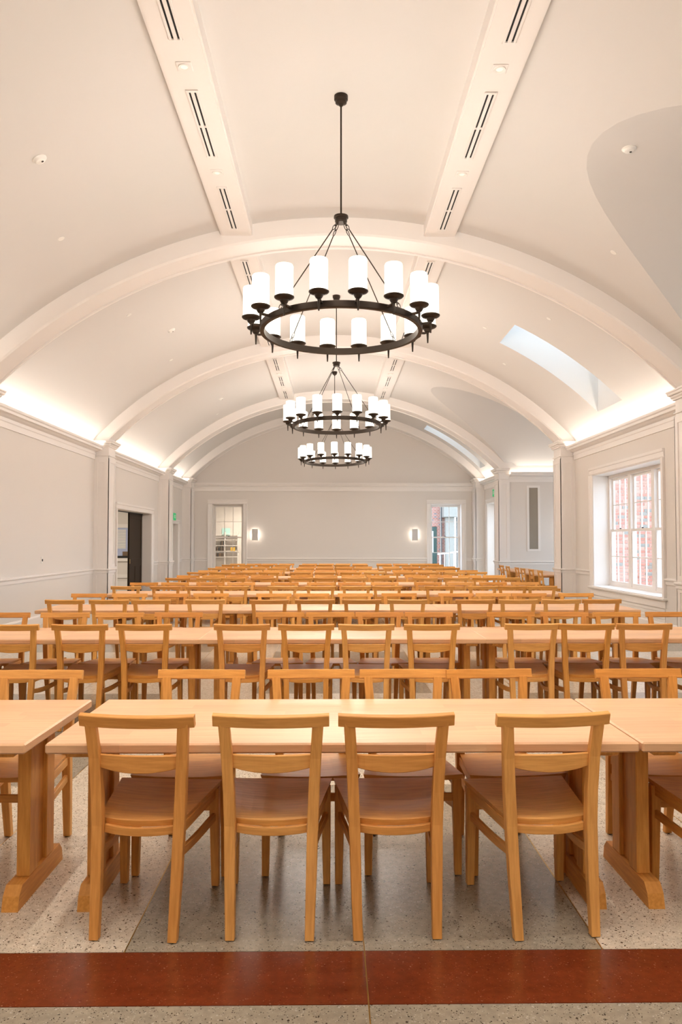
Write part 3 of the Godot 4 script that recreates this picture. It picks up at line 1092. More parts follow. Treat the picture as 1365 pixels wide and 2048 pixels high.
	meta(part("trim_%d" % (tn + 3), rl, M.trim), "white chair rail moulding along the end wall", "chair rail", "", "structure")
	meta(part("baseboard_back", bl, M.trim), "white baseboard along the end wall", "baseboard", "", "structure")
	rl = MB.new()
	var zf: float = TR_MID[1] - TR_HALF
	rl.sweep(RAIL, Vector3(HALF + 0.02, 0, zf), Vector3(TR_END, 0, zf), Vector3.BACK, Vector3.UP)
	meta(part("trim_%d" % (tn + 4), rl, M.trim), "white chair rail moulding below the grille in the alcove", "chair rail", "", "structure")

const COVE_C := Color(1.0, 0.958, 0.91)

func cove(at: Vector3, z0: float, z1: float, who: String) -> void:
	var st = MB.new()
	var len_ = absf(z0 - z1) - 0.1
	var zm = (z0 + z1) * 0.5
	st.span(at.x - 0.015, at.x + 0.015, at.y, at.y + 0.01, z0 - 0.05, z1 + 0.05)
	var cs = part("cove_light_strip", st, M.strip)
	meta(cs, "hidden warm cove light strip behind the cornice, %s" % who, "light", "cove lights")
	var l = AreaLight3D.new()
	l.name = "cove_light"
	cs.add_child(l, true)
	var look = Vector3(-signf(at.x) * 0.45, 0.89, 0).normalized()
	var bx = Vector3(0, 0, 1)
	l.transform = Transform3D(Basis(bx, (-look).cross(bx), -look), Vector3(at.x, at.y + 0.03, zm))
	l.area_size = Vector2(len_, 0.03)
	l.light_color = COVE_C
	l.light_energy = E_COVE * len_ / 6.2
	l.area_range = 60.0
	l.area_attenuation = 2.0
	l.shadow_enabled = true

func pilaster(side: float, z0: float, z1: float, label: String) -> void:
	var t = base("pilaster", Vector3(side * 5.3, 0, (z0 + z1) * 0.5))
	meta(t, label, "pilaster", "pilasters along the side walls", "structure")
	var hz = (z0 - z1) * 0.5
	var c = 0.345 * 0.5
	var sx = side
	var mb = MB.new()
	mb.span(sx * 0.0, sx * 0.345, 0, 3.98, hz - 0.015, -hz + 0.015)
	part("shaft", mb, M.trim, t)
	for seg in [[0.24, 0.78], [1.04, 3.42]]:
		# frames of stiles and rails on the room face and both flanks
		for f in 3:
			var m = MB.new()
			var y0: float = seg[0]
			var y1: float = seg[1]
			var th = 0.016
			if f == 0:
				var a = -hz
				var b = hz
				for bar in [[a, a + 0.11, y0 - 0.1, y1 + 0.1], [b - 0.11, b, y0 - 0.1, y1 + 0.1], [a + 0.11, b - 0.11, y0 - 0.1, y0], [a + 0.11, b - 0.11, y1, y1 + 0.1]]:
					m.span(-sx * th, 0, bar[2], bar[3], bar[0], bar[1])
			else:
				var zc = hz - 0.015 if f == 1 else -hz + 0.015
				var zd = hz if f == 1 else -hz
				var a = -th
				var b = 0.345
				for bar in [[a, a + 0.115, y0 - 0.1, y1 + 0.1], [b - 0.10, b, y0 - 0.1, y1 + 0.1], [a + 0.115, b - 0.10, y0 - 0.1, y0], [a + 0.115, b - 0.10, y1, y1 + 0.1]]:
					m.span(sx * bar[0], sx * bar[1], bar[2], bar[3], zc, zd)
			part("panel_frame", m, M.trim, t)
	var wrap = func(m: MB, p: float, y0: float, y1: float, ch: float):
		m.span(-sx * (p + 0.016), sx * 0.345, y0, y1, hz + p, -hz - p, ch)
	mb = MB.new()
	wrap.call(mb, 0.02, 0.0, 0.16, 0.004)
	part("plinth", mb, M.trim, t)
	mb = MB.new()
	wrap.call(mb, 0.015, 0.84, 0.90, 0.003)
	wrap.call(mb, 0.04, 0.90, 0.945, 0.012)
	part("rail_band", mb, M.trim, t)
	mb = MB.new()
	wrap.call(mb, 0.012, 3.565, 3.585, 0.005)
	part("astragal", mb, M.trim, t)
	mb = MB.new()
	wrap.call(mb, 0.02, 3.78, 3.82, 0.005)
	wrap.call(mb, 0.05, 3.81, 3.86, 0.018)
	wrap.call(mb, 0.08, 3.855, 3.90, 0.008)
	wrap.call(mb, 0.095, 3.895, 3.925, 0.008)
	part("capital", mb, M.trim, t)

func windows_and_doors() -> void:
	# window_1: the triple sash window on the right
	var w = base("window_1")
	meta(w, "large white triple sash window in a deep reveal on the right wall", "window", "", "structure")
	var mb = MB.new()
	casing(mb, Vector3(HALF, 0, -13.7), Vector3(0, 0, -1), Vector3.LEFT, 3.6, 0.6, 3.02, 0.16, false)
	part("casing", mb, M.trim, w)
	mb = MB.new()
	mb.span(HALF - 0.06, HALF + 0.36, 0.585, 0.615, -13.7, -17.3)
	part("sill", mb, M.trim, w)
	mb = MB.new()
	mb.span(HALF, HALF + 0.4, 0.61, 3.02, -17.285, -17.31)
	mb.span(HALF, HALF + 0.4, 0.61, 3.02, -13.69, -13.715)
	mb.span(HALF, HALF + 0.4, 3.005, 3.03, -13.7, -17.3)
	part("reveal_lining", mb, M.trim, w)
	for k in 3:
		sash_unit(w, Vector3(HALF + 0.40, 0.61, -13.715 - 1.19 * k), Vector3(0, 0, -1), Vector3.LEFT, 1.19, 2.395, 3, 0.07)
	for k in 5:
		mb = MB.new()
		mb.span(HALF - 0.012, HALF + 0.01, 0.17 + k * 0.062, 0.17 + k * 0.062 + 0.05, -13.6, -17.4, 0.003)
		part("panel_slat", mb, M.trim, w)
	# windows in the end wall
	for k in 2:
		var x0: float = [-4.62, 3.70][k]
		var e = base("window_%d" % (k + 2))
		meta(e, ["tall white sash window at the left of the end wall, onto another room", "tall white sash window at the right of the end wall, onto a courtyard"][k], "window", "", "structure")
		mb = MB.new()
		casing(mb, Vector3(x0, 0, FAR), Vector3.RIGHT, Vector3.BACK, 1.18, 0.45, 3.0, 0.16, false)
		part("casing", mb, M.trim, e)
		mb = MB.new()
		mb.span(x0, x0 + 0.012, 0.45, 3.0, FAR, FAR - 0.36)
		mb.span(x0 + 1.168, x0 + 1.18, 0.45, 3.0, FAR, FAR - 0.36)
		mb.span(x0, x0 + 1.18, 2.988, 3.0, FAR, FAR - 0.36)
		mb.span(x0, x0 + 1.18, 0.45, 0.47, FAR + 0.03, FAR - 0.36)
		part("reveal_lining", mb, M.trim, e)
		sash_unit(e, Vector3(x0 + 0.012, 0.47, FAR - 0.38), Vector3.RIGHT, Vector3.BACK, 1.156, 2.52, 3, 0.04)
	# alcove windows
	for a in 2:
		var mid: float = TR_MID[a]
		var e = base("window_%d" % (a + 4))
		meta(e, "wide white sash window in the end of the %s alcove" % ["nearer", "farther"][a], "window", "", "structure")
		mb = MB.new()
		casing(mb, Vector3(TR_END, 0, mid + 2.4), Vector3(0, 0, -1), Vector3.LEFT, 4.8, 0.6, 3.3, 0.15, false)
		part("casing", mb, M.trim, e)
		for k in 4:
			sash_unit(e, Vector3(TR_END + 0.25, 0.6, mid + 2.4 - 1.2 * k), Vector3(0, 0, -1), Vector3.LEFT, 1.2, 2.7, 3, 0.06)
	# door_1: wide doorway with a dark sliding leaf on the left
	var d = base("door_1")
	meta(d, "dark brown panelled sliding door half drawn across the left doorway", "door", "", "structure")
	mb = MB.new()
	casing(mb, Vector3(-HALF, 0, -20.6), Vector3(0, 0, -1), Vector3.RIGHT, 3.95, 0.0, 2.42, 0.17)
	part("casing", mb, M.trim, d)
	mb = MB.new()
	mb.span(-HALF, -HALF - 0.285, 0, 2.42, -24.53, -24.56)
	mb.span(-HALF - 0.345, -HALF - 0.4, 0, 2.42, -24.53, -24.56)
	part("jamb", mb, M.trim, d)
	mb = MB.new()
	var dx0 = -HALF - 0.29
	var dx1 = -HALF - 0.34
	var za = -23.02
	var zb = -24.9
	mb.span(dx0 - 0.012, dx1 + 0.012, 0.02, 2.40, za, zb)
	var leaf = part("door_leaf", mb, M.door_dark, d)
	var fr = MB.new()
	for b in [[za, za - 0.16, 0.02, 2.40], [-24.4, zb, 0.02, 2.40], [za - 0.16, -24.4, 0.02, 0.22], [za - 0.16, -24.4, 0.84, 1.06], [za - 0.16, -24.4, 2.24, 2.40], [-23.72, -23.86, 0.22, 0.84]]:
		fr.span(dx0, dx1, b[2], b[3], b[0], b[1], 0.004)
	part("door_frame_rails", fr, M.door_dark, leaf)
	var pl = MB.new()
	pl.span(dx0 + 0.006, dx0, 0.93, 1.06, -23.06, -23.11, 0.002)
	part("flush_pull", pl, M.brass, leaf)
	mb = MB.new()
	mb.span(-HALF - 0.26, -HALF - 0.37, 2.40, 2.425, -20.6, -24.55)
	part("track", mb, M.dark, d)
	# door_2: narrow doorway beyond it
	d = base("door_2")
	meta(d, "narrow white doorway under the exit sign at the far left", "door", "", "structure")
	mb = MB.new()
	casing(mb, Vector3(-HALF, 0, -27.1), Vector3(0, 0, -1), Vector3.RIGHT, 1.65, 0.0, 2.2, 0.15)
	part("casing", mb, M.trim, d)
	mb = MB.new()
	mb.span(-HALF - 0.3, -HALF - 0.345, 0.01, 2.19, -27.11, -28.74)
	var lf = part("door_leaf", mb, M.trim, d)
	mb = MB.new()
	for b in [[-27.3, -27.85, 0.3, 0.95], [-28.0, -28.55, 0.3, 0.95], [-27.3, -27.85, 1.15, 2.0], [-28.0, -28.55, 1.15, 2.0]]:
		mb.span(-HALF - 0.30, -HALF - 0.288, b[2], b[3], b[0], b[1], 0.004)
	part("door_panel", mb, M.trim, lf)
	# door_3: glazed door in a deep recess on the right
	d = base("door_3")
	meta(d, "white glazed door in a deep recess under the exit sign at the far right", "door", "", "structure")
	mb = MB.new()
	casing(mb, Vector3(HALF, 0, -26.4), Vector3(0, 0, -1), Vector3.LEFT, 2.65, 0.0, 2.95, 0.15)
	part("casing", mb, M.trim, d)
	mb = MB.new()
	mb.span(HALF, HALF + 0.45, 0, 2.95, -29.04, -29.1)
	part("jamb", mb, M.trim, d)
	mb = MB.new()
	for b in [[-26.4, -26.52, 0.0, 2.94], [-27.66, -27.78, 0.0, 2.94], [-28.92, -29.04, 0.0, 2.94], [-26.52, -28.92, 0.0, 0.3], [-26.52, -28.92, 2.82, 2.94], [-26.52, -28.92, 1.5, 1.56]]:
		mb.span(HALF + 0.40, HALF + 0.45, b[2], b[3], b[0], b[1])
	var gl = part("door_leaf", mb, M.trim, d)
	for q in [[-26.52, -27.66], [-27.78, -28.92]]:
		mb = MB.new()
		mb.quad(Vector3(HALF + 0.425, 0.3, q[0]), Vector3(HALF + 0.425, 0.3, q[1]), Vector3(HALF + 0.425, 2.82, q[1]), Vector3(HALF + 0.425, 2.82, q[0]), Vector3.LEFT)
		part("pane", mb, M.glass, gl)

func fittings() -> void:
	# chandeliers
	var ch = make_chandelier()
	var cz = [-8.5, -15.55, -22.6, -1.4]
	var cl = ["nearest and largest-looking of the hanging ring chandeliers with white cylinder shades", "middle of the three hanging ring chandeliers with white cylinder shades", "farthest of the three hanging ring chandeliers with white cylinder shades", "ring chandelier with white cylinder shades hanging above the viewer"]
	for k in 4:
		var c: Node3D = ch if k == 0 else dup(ch, "chandelier")
		c.position = Vector3(0.0, 0, cz[k])
		c.rotation.y = [-0.04, TAU / 32, TAU / 32 - 0.02, 0.0][k]
		if k == 0:   # this one hangs a little out of level
			for o in c.get_children():
				if o is MeshInstance3D and not (o.name in ["canopy", "rod", "hub"]):
					var tilt = Basis(Vector3(cos(c.rotation.y), 0, sin(c.rotation.y)), -0.033)
					var pv = Vector3(0, 5.04, 0)
					o.transform = Transform3D(tilt, pv - tilt * pv)
		meta(c, cl[k], "chandelier", "ring chandeliers")
	# slot vents and downlights in the beams
	var slots = [[-5.72, -7.08], [-7.92, -9.28], [-10.12, -11.46], [-12.8, -14.15], [-15.0, -16.4], [-17.15, -18.4], [-19.75, -21.1], [-21.9, -23.2], [-24.0, -25.25], [-26.5, -27.5], [-28.2, -29.2]]
	var ord = ["first", "second", "third", "fourth", "fifth", "sixth", "seventh", "eighth", "ninth", "tenth", "eleventh", "twelfth", "thirteenth", "fourteenth", "fifteenth"]
	for k in slots.size():
		for side in [-1.0, 1.0]:
			var zm: float = (slots[k][0] + slots[k][1]) * 0.5
			var hl: float = absf(slots[k][0] - slots[k][1]) * 0.5
			var t = base("slot_vent", Vector3(side * 1.52, 6.14, zm))
			meta(t, "twin black slot vent in the %s ceiling beam, %s from the viewer" % ["left" if side < 0 else "right", ord[k]], "vent", "slot vents in the ceiling beams")
			var mb = MB.new()
			mb.box(Vector3(0, -0.001, 0), Vector3(0.115, 0.004, hl * 2.0))
			part("slot_back", mb, M.slot, t)
			mb = MB.new()
			mb.box(Vector3(0, -0.009, 0), Vector3(0.034, 0.014, hl * 2.0), 0.002)
			part("center_bar", mb, M.trim, t)
			for sg in [-1.0, 1.0]:
				mb = MB.new()
				mb.box(Vector3(sg * 0.049, -0.009, 0), Vector3(0.022, 0.014, hl * 2.0), 0.002)
				part("side_bar", mb, M.trim, t)
				mb = MB.new()
				mb.box(Vector3(0, -0.009, sg * (hl + 0.01)), Vector3(0.13, 0.016, 0.03), 0.003)
				part("end_cap", mb, M.trim, t)
			mb = MB.new()
			mb.box(Vector3(0, -0.008, 0), Vector3(0.09, 0.010, 0.03))
			part("cross_bar", mb, M.trim, t)
	var dl = [1.3, -0.9, -3.1, -5.3, -7.5, -9.7, -12.52, -14.58, -16.78, -19.42, -21.5, -23.6, -26.3, -28.0]
	for k in dl.size():
		for side in [-1.0, 1.0]:
			var t = base("downlight", Vector3(side * 1.52, 6.14, dl[k]))
			meta(t, "small recessed downlight in the %s ceiling beam, %s from the viewer" % ["left" if side < 0 else "right", ord[k]], "downlight", "downlights in the ceiling beams")
			var mb = MB.new()
			mb.box(Vector3(0, -0.004, 0), Vector3(0.15, 0.010, 0.15), 0.004)
			part("trim_plate", mb, M.trim, t)
			mb = MB.new()
			mb.lathe(Vector3.ZERO, [Vector2(0.05, -0.008), Vector2(0.062, -0.008), Vector2(0.058, -0.018), Vector2(0.034, -0.014), Vector2(0.03, -0.006)], 20)
			part("trim_ring", mb, M.white_plastic, t)
			mb = MB.new()
			mb.lathe(Vector3.ZERO, [Vector2(0, -0.0095), Vector2(0.033, -0.0095), Vector2(0.033, -0.0115), Vector2(0, -0.0115)], 16)
			part("lamp_lens", mb, M.lens, t)
			var sp = SpotLight3D.new()
			sp.name = "downlight_beam"
			t.add_child(sp, true)
			sp.transform = Transform3D(Basis.looking_at(Vector3.DOWN, Vector3.BACK), Vector3(0, -0.03, 0))
			sp.light_color = WARM
			sp.light_energy = E_DOWN
			sp.light_size = 0.05
			sp.spot_range = 60.0
			sp.spot_angle = 46.0
			sp.spot_angle_attenuation = 0.8
			sp.spot_attenuation = 2.0
			sp.shadow_enabled = true
	# detectors and sprinkler plates on the vault
	var det = [[-3.26, -8.48, 1], [3.19, -8.6, 1], [-3.63, -10.27, 0], [3.71, -10.55, 0], [-3.63, -13.76, 0], [-3.24, -15.48, 1], [-3.60, -17.26, 0], [3.71, -13.74, 0], [2.96, -15.67, 0], [3.71, -17.3, 0], [-3.15, -19.59, 0], [-3.28, -22.83, 1], [-3.63, -24.54, 0]]
	var plate_count = {"left": 0, "right": 0}
	for q in det:
		var x: float = q[0]
		var z: float = q[1]
		var y = vy(absf(x))
		var up = Vector3(x, y - C_VAULT, 0).normalized()
		if x > 0 and absf(z - TR_MID[0]) < TR_HALF and absf(x) > groin_x(z - TR_MID[0]):
			y = tr_y(z - TR_MID[0])
			up = Vector3(0, y - TR_APEX + TR_R, z - TR_MID[0]).normalized()
		var side = "left" if x < 0 else "right"
		if q[2] == 1:
			var t = base("smoke_detector", Vector3(x, y, z))
			t.basis = Basis(Quaternion(Vector3.UP, up))
			var mb = MB.new()
			mb.lathe(Vector3.ZERO, [Vector2(0.078, 0.01), Vector2(0.078, -0.008), Vector2(0.066, -0.016), Vector2(0.05, -0.034), Vector2(0.03, -0.04), Vector2(0, -0.04)], 24)
			part("body", mb, M.white_plastic, t)
			mb = MB.new()
			mb.lathe(Vector3(0.018, -0.04, 0.0), [Vector2(0.013, 0.004), Vector2(0.013, -0.004), Vector2(0, -0.004)], 10)
			part("sensor_eye", mb, M.dark, t)
			meta(t, "round white smoke detector on the %s slope of the vault, %s" % [side, {-8.48: "nearest bay", -8.6: "in the cross vault", -15.48: "second bay", -22.83: "third bay"}[z]], "detector", "ceiling detectors")
		else:
			var mb = MB.new()
			mb.lathe(Vector3.ZERO, [Vector2(0.045, 0.008), Vector2(0.045, -0.003), Vector2(0.04, -0.007), Vector2(0, -0.007)], 20)
			var t = part("sprinkler_cover", mb, M.white_plastic, null, Vector3(x, y, z))
			t.basis = Basis(Quaternion(Vector3.UP, up))
			meta(t, "flat white sprinkler cover plate on the %s vault slope, %s from the viewer" % [side, ord[plate_count[side]]], "cover plate", "sprinkler covers on the vault")
			plate_count[side] += 1
	# sconces
	var sc = [[Vector3(-2.98, 1.83, FAR), 0.0, "backlit grey panel sconce on the end wall, beside the left window"], [Vector3(3.08, 1.83, FAR), 0.0, "backlit grey panel sconce on the end wall, beside the right window"], [Vector3(7.42, 1.83, TR_MID[1] - TR_HALF), 0.0, "backlit grey panel sconce on the alcove wall, beside the grille"]]
	for q in sc:
		var t = base("wall_sconce", q[0])
		meta(t, q[2], "sconce", "panel sconces")
		var mb = MB.new()
		mb.box(Vector3(0, 0, 0.095), Vector3(0.225, 0.43, 0.02), 0.004)
		part("panel", mb, M.sconce_panel, t)
		mb = MB.new()
		mb.box(Vector3(0, 0, 0.045), Vector3(0.12, 0.32, 0.07), 0.01)
		part("glowing_core", mb, M.sconce, t)
		mb = MB.new()
		mb.box(Vector3(0, 0, 0.006), Vector3(0.10, 0.12, 0.012))
		part("wall_plate", mb, M.white_plastic, t)
		omni("sconce_light", t, Vector3(0, 0, 0.045), WARM, 0.17, 0.03)
	# exit signs
	for k in 2:
		var t = base("exit_sign", Vector3([-HALF + 0.03, HALF - 0.03][k], [2.44, 3.27][k], [-27.9, -27.6][k]), [PI / 2, -PI / 2][k])
		meta(t, ["small green exit sign above the narrow doorway at the far left", "small green exit sign above the glazed door at the far right"][k], "exit sign", "exit signs")
		var mb = MB.new()
		mb.box(Vector3(0, 0, 0.0), Vector3(0.42, 0.25, 0.055), 0.006)
		part("housing", mb, M.exit, t)
		var tm = TextMesh.new()
		tm.text = "EXIT"
		tm.font_size = 16
		tm.pixel_size = 0.0095
		tm.depth = 0.004
		var f = SystemFont.new()
		f.font_names = PackedStringArray(["Droid Sans"])
		tm.font = f
		part("lettering", tm, M.exit_text, t, Vector3(0, 0, 0.029))
	# grille on the alcove wall
	var zf: float = TR_MID[1] - TR_HALF
	var g = base("vent_grille", Vector3(6.42, 0, zf))
	meta(g, "tall narrow dark lattice grille in a white frame on the alcove wall", "grille")
	var gw = 0.28
	var gy0 = 1.33
	var gy1 = 3.30
	var mb = MB.new()
	mb.box(Vector3(0, (gy0 + gy1) * 0.5, 0.002), Vector3(gw, gy1 - gy0, 0.004))
	part("backing", mb, M.slot, g)
	mb = MB.new()
	var fw = 0.075
	mb.span(-gw / 2 - fw, -gw / 2, gy0 - fw, gy1 + fw, 0, 0.022, 0.003)
	mb.span(gw / 2, gw / 2 + fw, gy0 - fw, gy1 + fw, 0, 0.022, 0.003)
	mb.span(-gw / 2, gw / 2, gy1, gy1 + fw, 0, 0.022, 0.003)
	mb.span(-gw / 2, gw / 2, gy0 - fw, gy0, 0, 0.022, 0.003)
	part("frame", mb, M.trim, g)
	mb = MB.new()
	var pitch = 0.0467
	var nx = int(round(gw / pitch))
	var ny = int(round((gy1 - gy0) / pitch))
	for i in nx:
		for j in ny:
			var c = Vector3(-gw / 2 + (i + 0.5) * gw / nx, gy0 + (j + 0.5) * (gy1 - gy0) / ny, 0.008)
			for sg in [-1.0, 1.0]:
				var a = Vector3(-0.5, -0.5 * sg, 0) * pitch
				var u = Vector3(0.707, 0.707 * sg, 0)
				var wv = Vector3(-0.707 * sg, 0.707, 0)
				mb.loft([ring(c - u * pitch * 0.7, wv, Vector3.BACK, 0.0046, 0.003, 0.001), ring(c + u * pitch * 0.7, wv, Vector3.BACK, 0.0046, 0.003, 0.001)])
	for i in range(1, nx):
		var x = -gw / 2 + i * gw / nx
		mb.box(Vector3(x, (gy0 + gy1) * 0.5, 0.009), Vector3(0.0065, gy1 - gy0, 0.006))
	for j in range(1, ny):
		var y = gy0 + j * (gy1 - gy0) / ny
		mb.box(Vector3(0, y, 0.009), Vector3(gw, 0.0065, 0.006))
	meta(part("lattice", mb, M.grille, g), "", "", "", "stuff")
	# little plate on the left wall
	var t = base("wall_plate", Vector3(-HALF, 1.22, -15.27), PI / 2)
	meta(t, "tiny white plate with a dark knob on the bare left wall", "wall plate")
	mb = MB.new()
	mb.box(Vector3(0, 0, 0.004), Vector3(0.09, 0.13, 0.008), 0.003)
	part("plate", mb, M.white_plastic, t)
	mb = MB.new()
	mb.box(Vector3(0, -0.005, 0.014), Vector3(0.03, 0.045, 0.014), 0.004)
	part("knob", mb, M.dark, t)

func brick_image() -> Image:
	var im = Image.create(512, 512, false, Image.FORMAT_RGB8)
	im.fill(Color(0.72, 0.69, 0.65))
	var r = RandomNumberGenerator.new()
	r.seed = 9
	for j in 16:
		for i in 9:
			var c = Color(0.60, 0.34, 0.28).lerp(Color(0.68, 0.44, 0.38), r.randf())
			if r.randf() < 0.08:
				c = Color(0.42, 0.36, 0.38)
			im.fill_rect(Rect2i(i * 64 - (32 if j % 2 else 0) + 3, j * 32 + 3, 58, 26), c)
	return im

func outside() -> void:
	# brick side of the alcove seen through the right window, brick by brick
	var wall = MB.new()
	wall.span(HALF + 0.46, TR_END + 0.4, 0.0, 5.2, -19.19, -19.21)
	var w = part("wall_exterior", wall, M.mortar)
	meta(w, "red brick outside wall seen through the big window on the right", "wall", "", "structure")
	var bs = []
	for v in 4:
		var mb = MB.new()
		mb.box(Vector3.ZERO, Vector3(0.203, 0.063, 0.02), 0.003)
		bs.append(mb.mesh())
	var n = 0
	var rest = MB.new()
	for j in 46:
		for i in 16:
			var x = HALF + 0.58 + i * 0.215 + (0.1075 if j % 2 else 0.0)
			var y = 0.1 + j * 0.0765
			if x > TR_END + 0.25:
				continue
			if x > 6.6 and x < 8.35 and y > 0.55 and y < 3.35 and n < 300:
				var b = part("brick", bs[0], M.brick[rng.randi() % 5 if rng.randf() > 0.1 else 5], w, Vector3(x, y, -19.182))
				n += 1
			else:
				rest.box(Vector3(x, y, -19.182), Vector3(0.203, 0.063, 0.02))
	meta(part("distant_bricks", rest, M.brick[1], w), "", "", "", "stuff")
	# ground outside
	var gm = MB.new()
	gm.span(HALF + 0.5, 60, -0.3, -0.05, 20, -60)
	gm.span(-1.5, 60, -0.3, -0.06, FAR - 0.5, -60)
	meta(part("ground", gm, M.paving), "pale paved ground outside the windows", "ground", "", "structure")
	# courtyard seen through the right end window
	var bb = base("brick_building", Vector3(0, 0, -39))
	meta(bb, "red brick building across the courtyard, seen through the right end window", "building")
	var mb = MB.new()
	mb.span(1.5, 5.75, -0.05, 9, 0, -0.4)
	part("brick_facade", mb, M.far_brick, bb)
	mb = MB.new()
	mb.span(4.60, 5.10, 0.35, 2.30, 0.0, 0.05, 0.01)
	part("green_door", mb, M.green, bb)
	mb = MB.new()
	mb.span(4.55, 4.92, 1.05, 2.08, 0.05, 0.08)
	part("white_notice", mb, M.white_plastic, bb)
	mb = MB.new()
	mb.tube(Vector3(5.30, 0, 0.08), Vector3(5.30, 8, 0.08), 0.05, 0.05, 8)
	part("downpipe", mb, M.pipe, bb)
	var po = base("porch", Vector3(0, 0, -38.4))
	meta(po, "pale stone porch with columns beside the brick building outside", "porch")
	mb = MB.new()
	mb.span(5.34, 6.6, 2.75, 3.6, 0.2, -0.55, 0.02)
	part("lintel", mb, M.stone, po)
	mb = MB.new()
	mb.span(5.46, 5.88, -0.05, 2.75, 0, -0.4, 0.02)
	part("pillar", mb, M.stone, po)
	mb = MB.new()
	mb.span(6.02, 6.35, -0.05, 2.75, 0, -0.4, 0.02)
	part("pillar", mb, M.stone, po)
	var ra = base("railing", Vector3(0, 0, -37.2))
	meta(ra, "white handrail with balusters in the courtyard outside", "railing")
	mb = MB.new()
	mb.loft([ring(Vector3(4.9, 0.98, 0), Vector3.UP, Vector3.BACK, 0.03, 0.03, 0.006), ring(Vector3(6.2, 1.12, 0), Vector3.UP, Vector3.BACK, 0.03, 0.03, 0.006)])
	part("handrail", mb, M.white_plastic, ra)
	for k in 6:
		mb = MB.new()
		var x = 5.0 + k * 0.22
		mb.tube(Vector3(x, -0.05, 0), Vector3(x, 0.97 + 0.107 * (x - 4.9), 0), 0.018, 0.018, 6)
		part("baluster", mb, M.white_plastic, ra)
	# room behind the left end window
	back_room(base("room_behind_end_window"), -7.5, -1.8, FAR - 0.46, -37.0, "plain cream room behind the left end window")
	var bk = base("bookcase", Vector3(-5.0, 0, -36.9))
	meta(bk, "white shelves with dark books behind the left end window", "bookcase")
	mb = MB.new()
	for k in 5:
		mb.span(-0.62, 0.62, 0.85 + k * 0.26, 0.875 + k * 0.26, 0.0, 0.3)
	for x in [-0.62, 0.0, 0.60]:
		mb.span(x, x + 0.03, 0.5, 2.02, 0.0, 0.3)
	part("shelves", mb, M.trim, bk)
	var ords = ["first", "second", "third", "fourth", "fifth", "sixth", "seventh", "eighth", "ninth", "tenth", "eleventh", "twelfth", "thirteenth", "fourteenth", "fifteenth"]
	for k in 3:
		var nth = 0
		var x = -0.55
		var y = [0.875, 1.135, 1.395][k] as float
		var count = 0
		while x < 0.52 and count < 14:
			var bw = rng.randf_range(0.03, 0.06)
			if not (x > -0.04 and x < 0.06) and not (k == 1 and x > 0.02) and not (k == 2 and x < -0.2):
				mb = MB.new()
				var bh = rng.randf_range(0.15, 0.21)
				mb.span(0, bw * 0.9, 0, bh, 0.08, 0.26)
				var b = part("book", mb, [M.dark, M.book, M.door_dark][rng.randi() % 3], null, Vector3(-5.0 + x, y, -36.9))
				meta(b, "dark book behind the left end window, %s from left on the %s white shelf" % [ords[nth], ["lowest", "middle", "top"][k]], "book", "books behind the left end window")
				nth += 1
			x += bw
			count += 1
	mb = MB.new()
	mb.span(-0.1, 0.1, 0, 0.17, 0.05, 0.27, 0.005)
	meta(part("box", mb, M.yellow, null, Vector3(-4.62, 1.135, -36.9)), "small yellow box on the white shelves behind the left end window", "box")
	mb = MB.new()
	mb.span(-0.19, 0.19, -0.17, 0.17, 0.0, 0.02)
	meta(part("picture", mb, M.teal, null, Vector3(-4.97, 2.02, -36.98)), "pale turquoise picture above the shelves behind the left end window", "picture")
	# room behind the sliding door
	back_room(base("room_behind_sliding_door"), -12.5, -HALF - 0.41, -16.5, -28.0, "plain cream room behind the sliding door")
	var nb = base("notice_window", Vector3(-7.35, 0, -27.98))
	meta(nb, "white framed glazed opening inside the room behind the sliding door", "window")
	mb = MB.new()
	for b in [[-0.75, -0.62, 0.95, 2.15], [0.35, 0.48, 0.95, 2.15], [-0.75, 0.48, 2.05, 2.18], [-0.82, 0.54, 0.88, 0.99]]:
		mb.span(b[0], b[1], b[2], b[3], 0, 0.05, 0.004)
	part("frame", mb, M.trim, nb)
	mb = MB.new()
	mb.span(-0.62, 0.35, 0.99, 2.05, 0.0, 0.008)
	part("pale_backing", mb, M.pale_blue, nb)
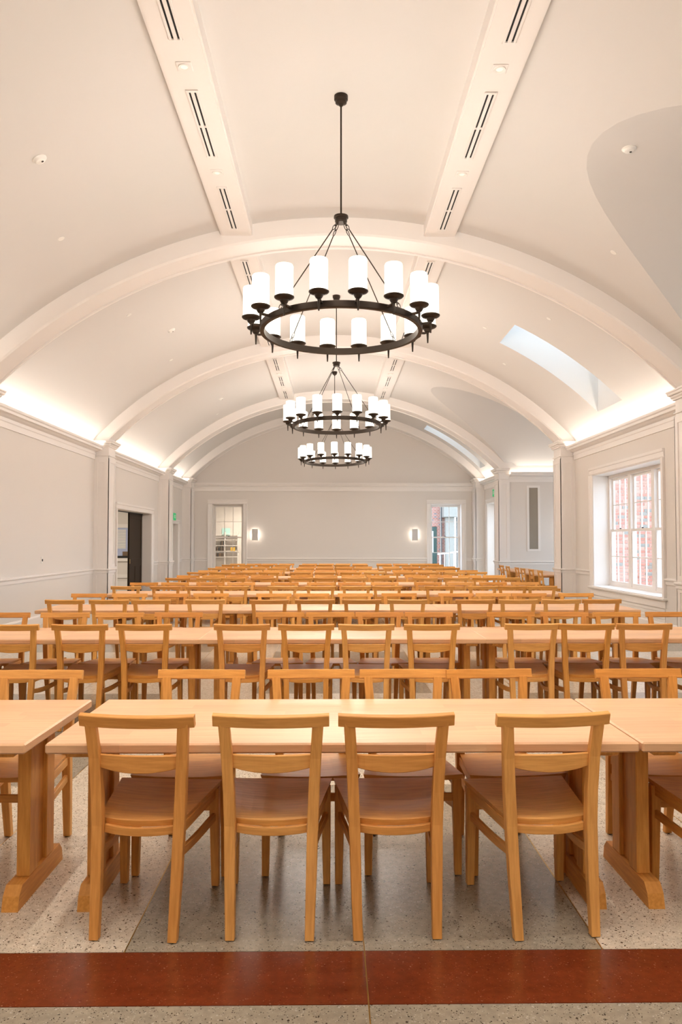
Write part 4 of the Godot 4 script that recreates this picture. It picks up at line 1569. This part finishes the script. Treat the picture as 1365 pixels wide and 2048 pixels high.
	for k in 12:
		mb = MB.new()
		mb.box(Vector3(-0.22, 1.35 + k * 0.056, 0.02), Vector3(0.55, 0.042, 0.012), 0.002)
		part("blind_slat", mb, M.white_plastic, nb)
	mb = MB.new()
	mb.span(-0.05, 0.22, 0.99, 1.22, 0.012, 0.04, 0.004)
	part("cardboard_box", mb, M.book, nb)
	mb = MB.new()
	mb.span(-0.3, 0.33, 0.99, 1.07, 0.01, 0.045, 0.004)
	part("dark_ledge", mb, M.dark, nb)
	mb = MB.new()
	mb.span(-12.4, -HALF - 0.42, 0.30, 0.42, -27.99, -27.96)
	mb.span(-12.4, -HALF - 0.42, 0.0, 0.18, -27.99, -27.97)
	meta(part("trim_40", mb, M.trim), "white wall moulding in the room behind the sliding door", "moulding", "", "structure")

func back_room(o: Node3D, x0: float, x1: float, z0: float, z1: float, label: String) -> void:
	meta(o, label, "room", "", "structure")
	var mb = MB.new()
	mb.span(x0 - 0.2, x1 + 0.2, -0.2, 0.0 - 0.013, z0, z1)
	part("room_floor", mb, M.paving, o)
	mb = MB.new()
	mb.span(x0 - 0.2, x1, 3.5, 3.7, z0, z1)
	if x1 > -HALF:
		mb.span(x1, x1 + 0.2, 3.5, 3.7, z0, z1)
	part("room_ceiling", mb, M.ceil, o)
	mb = MB.new()
	mb.span(x0 - 0.2, x1 + (0.2 if x1 > -HALF else 0.0), 0, 3.5, z1, z1 - 0.2)
	mb.span(x0 - 0.2, x0, 0, 3.5, z0, z1)
	if x1 > -HALF:
		mb.span(x1, x1 + 0.2, 0, 3.5, z0, z1)
		mb.span(x0, -HALF - 0.4, 0, 3.5, z0 + 0.2, z0)
	else:
		mb.span(x0 - 0.2, x1, 0, 3.5, z0 + 0.2, z0)
	part("room_walls", mb, M.wall, o)
	var lp = MB.new()
	var c = Vector3(x1 - 1.9, 3.48, lerpf(z0, z1, 0.66))
	lp.box(c, Vector3(0.6, 0.03, 1.2), 0.005)
	part("ceiling_lamp", lp, M.strip, o)
	area("room_light", o, c - Vector3(0, 0.03, 0), Vector3.DOWN, Vector2(0.6, 1.2), Color(1, 0.95, 0.88), 16.0)
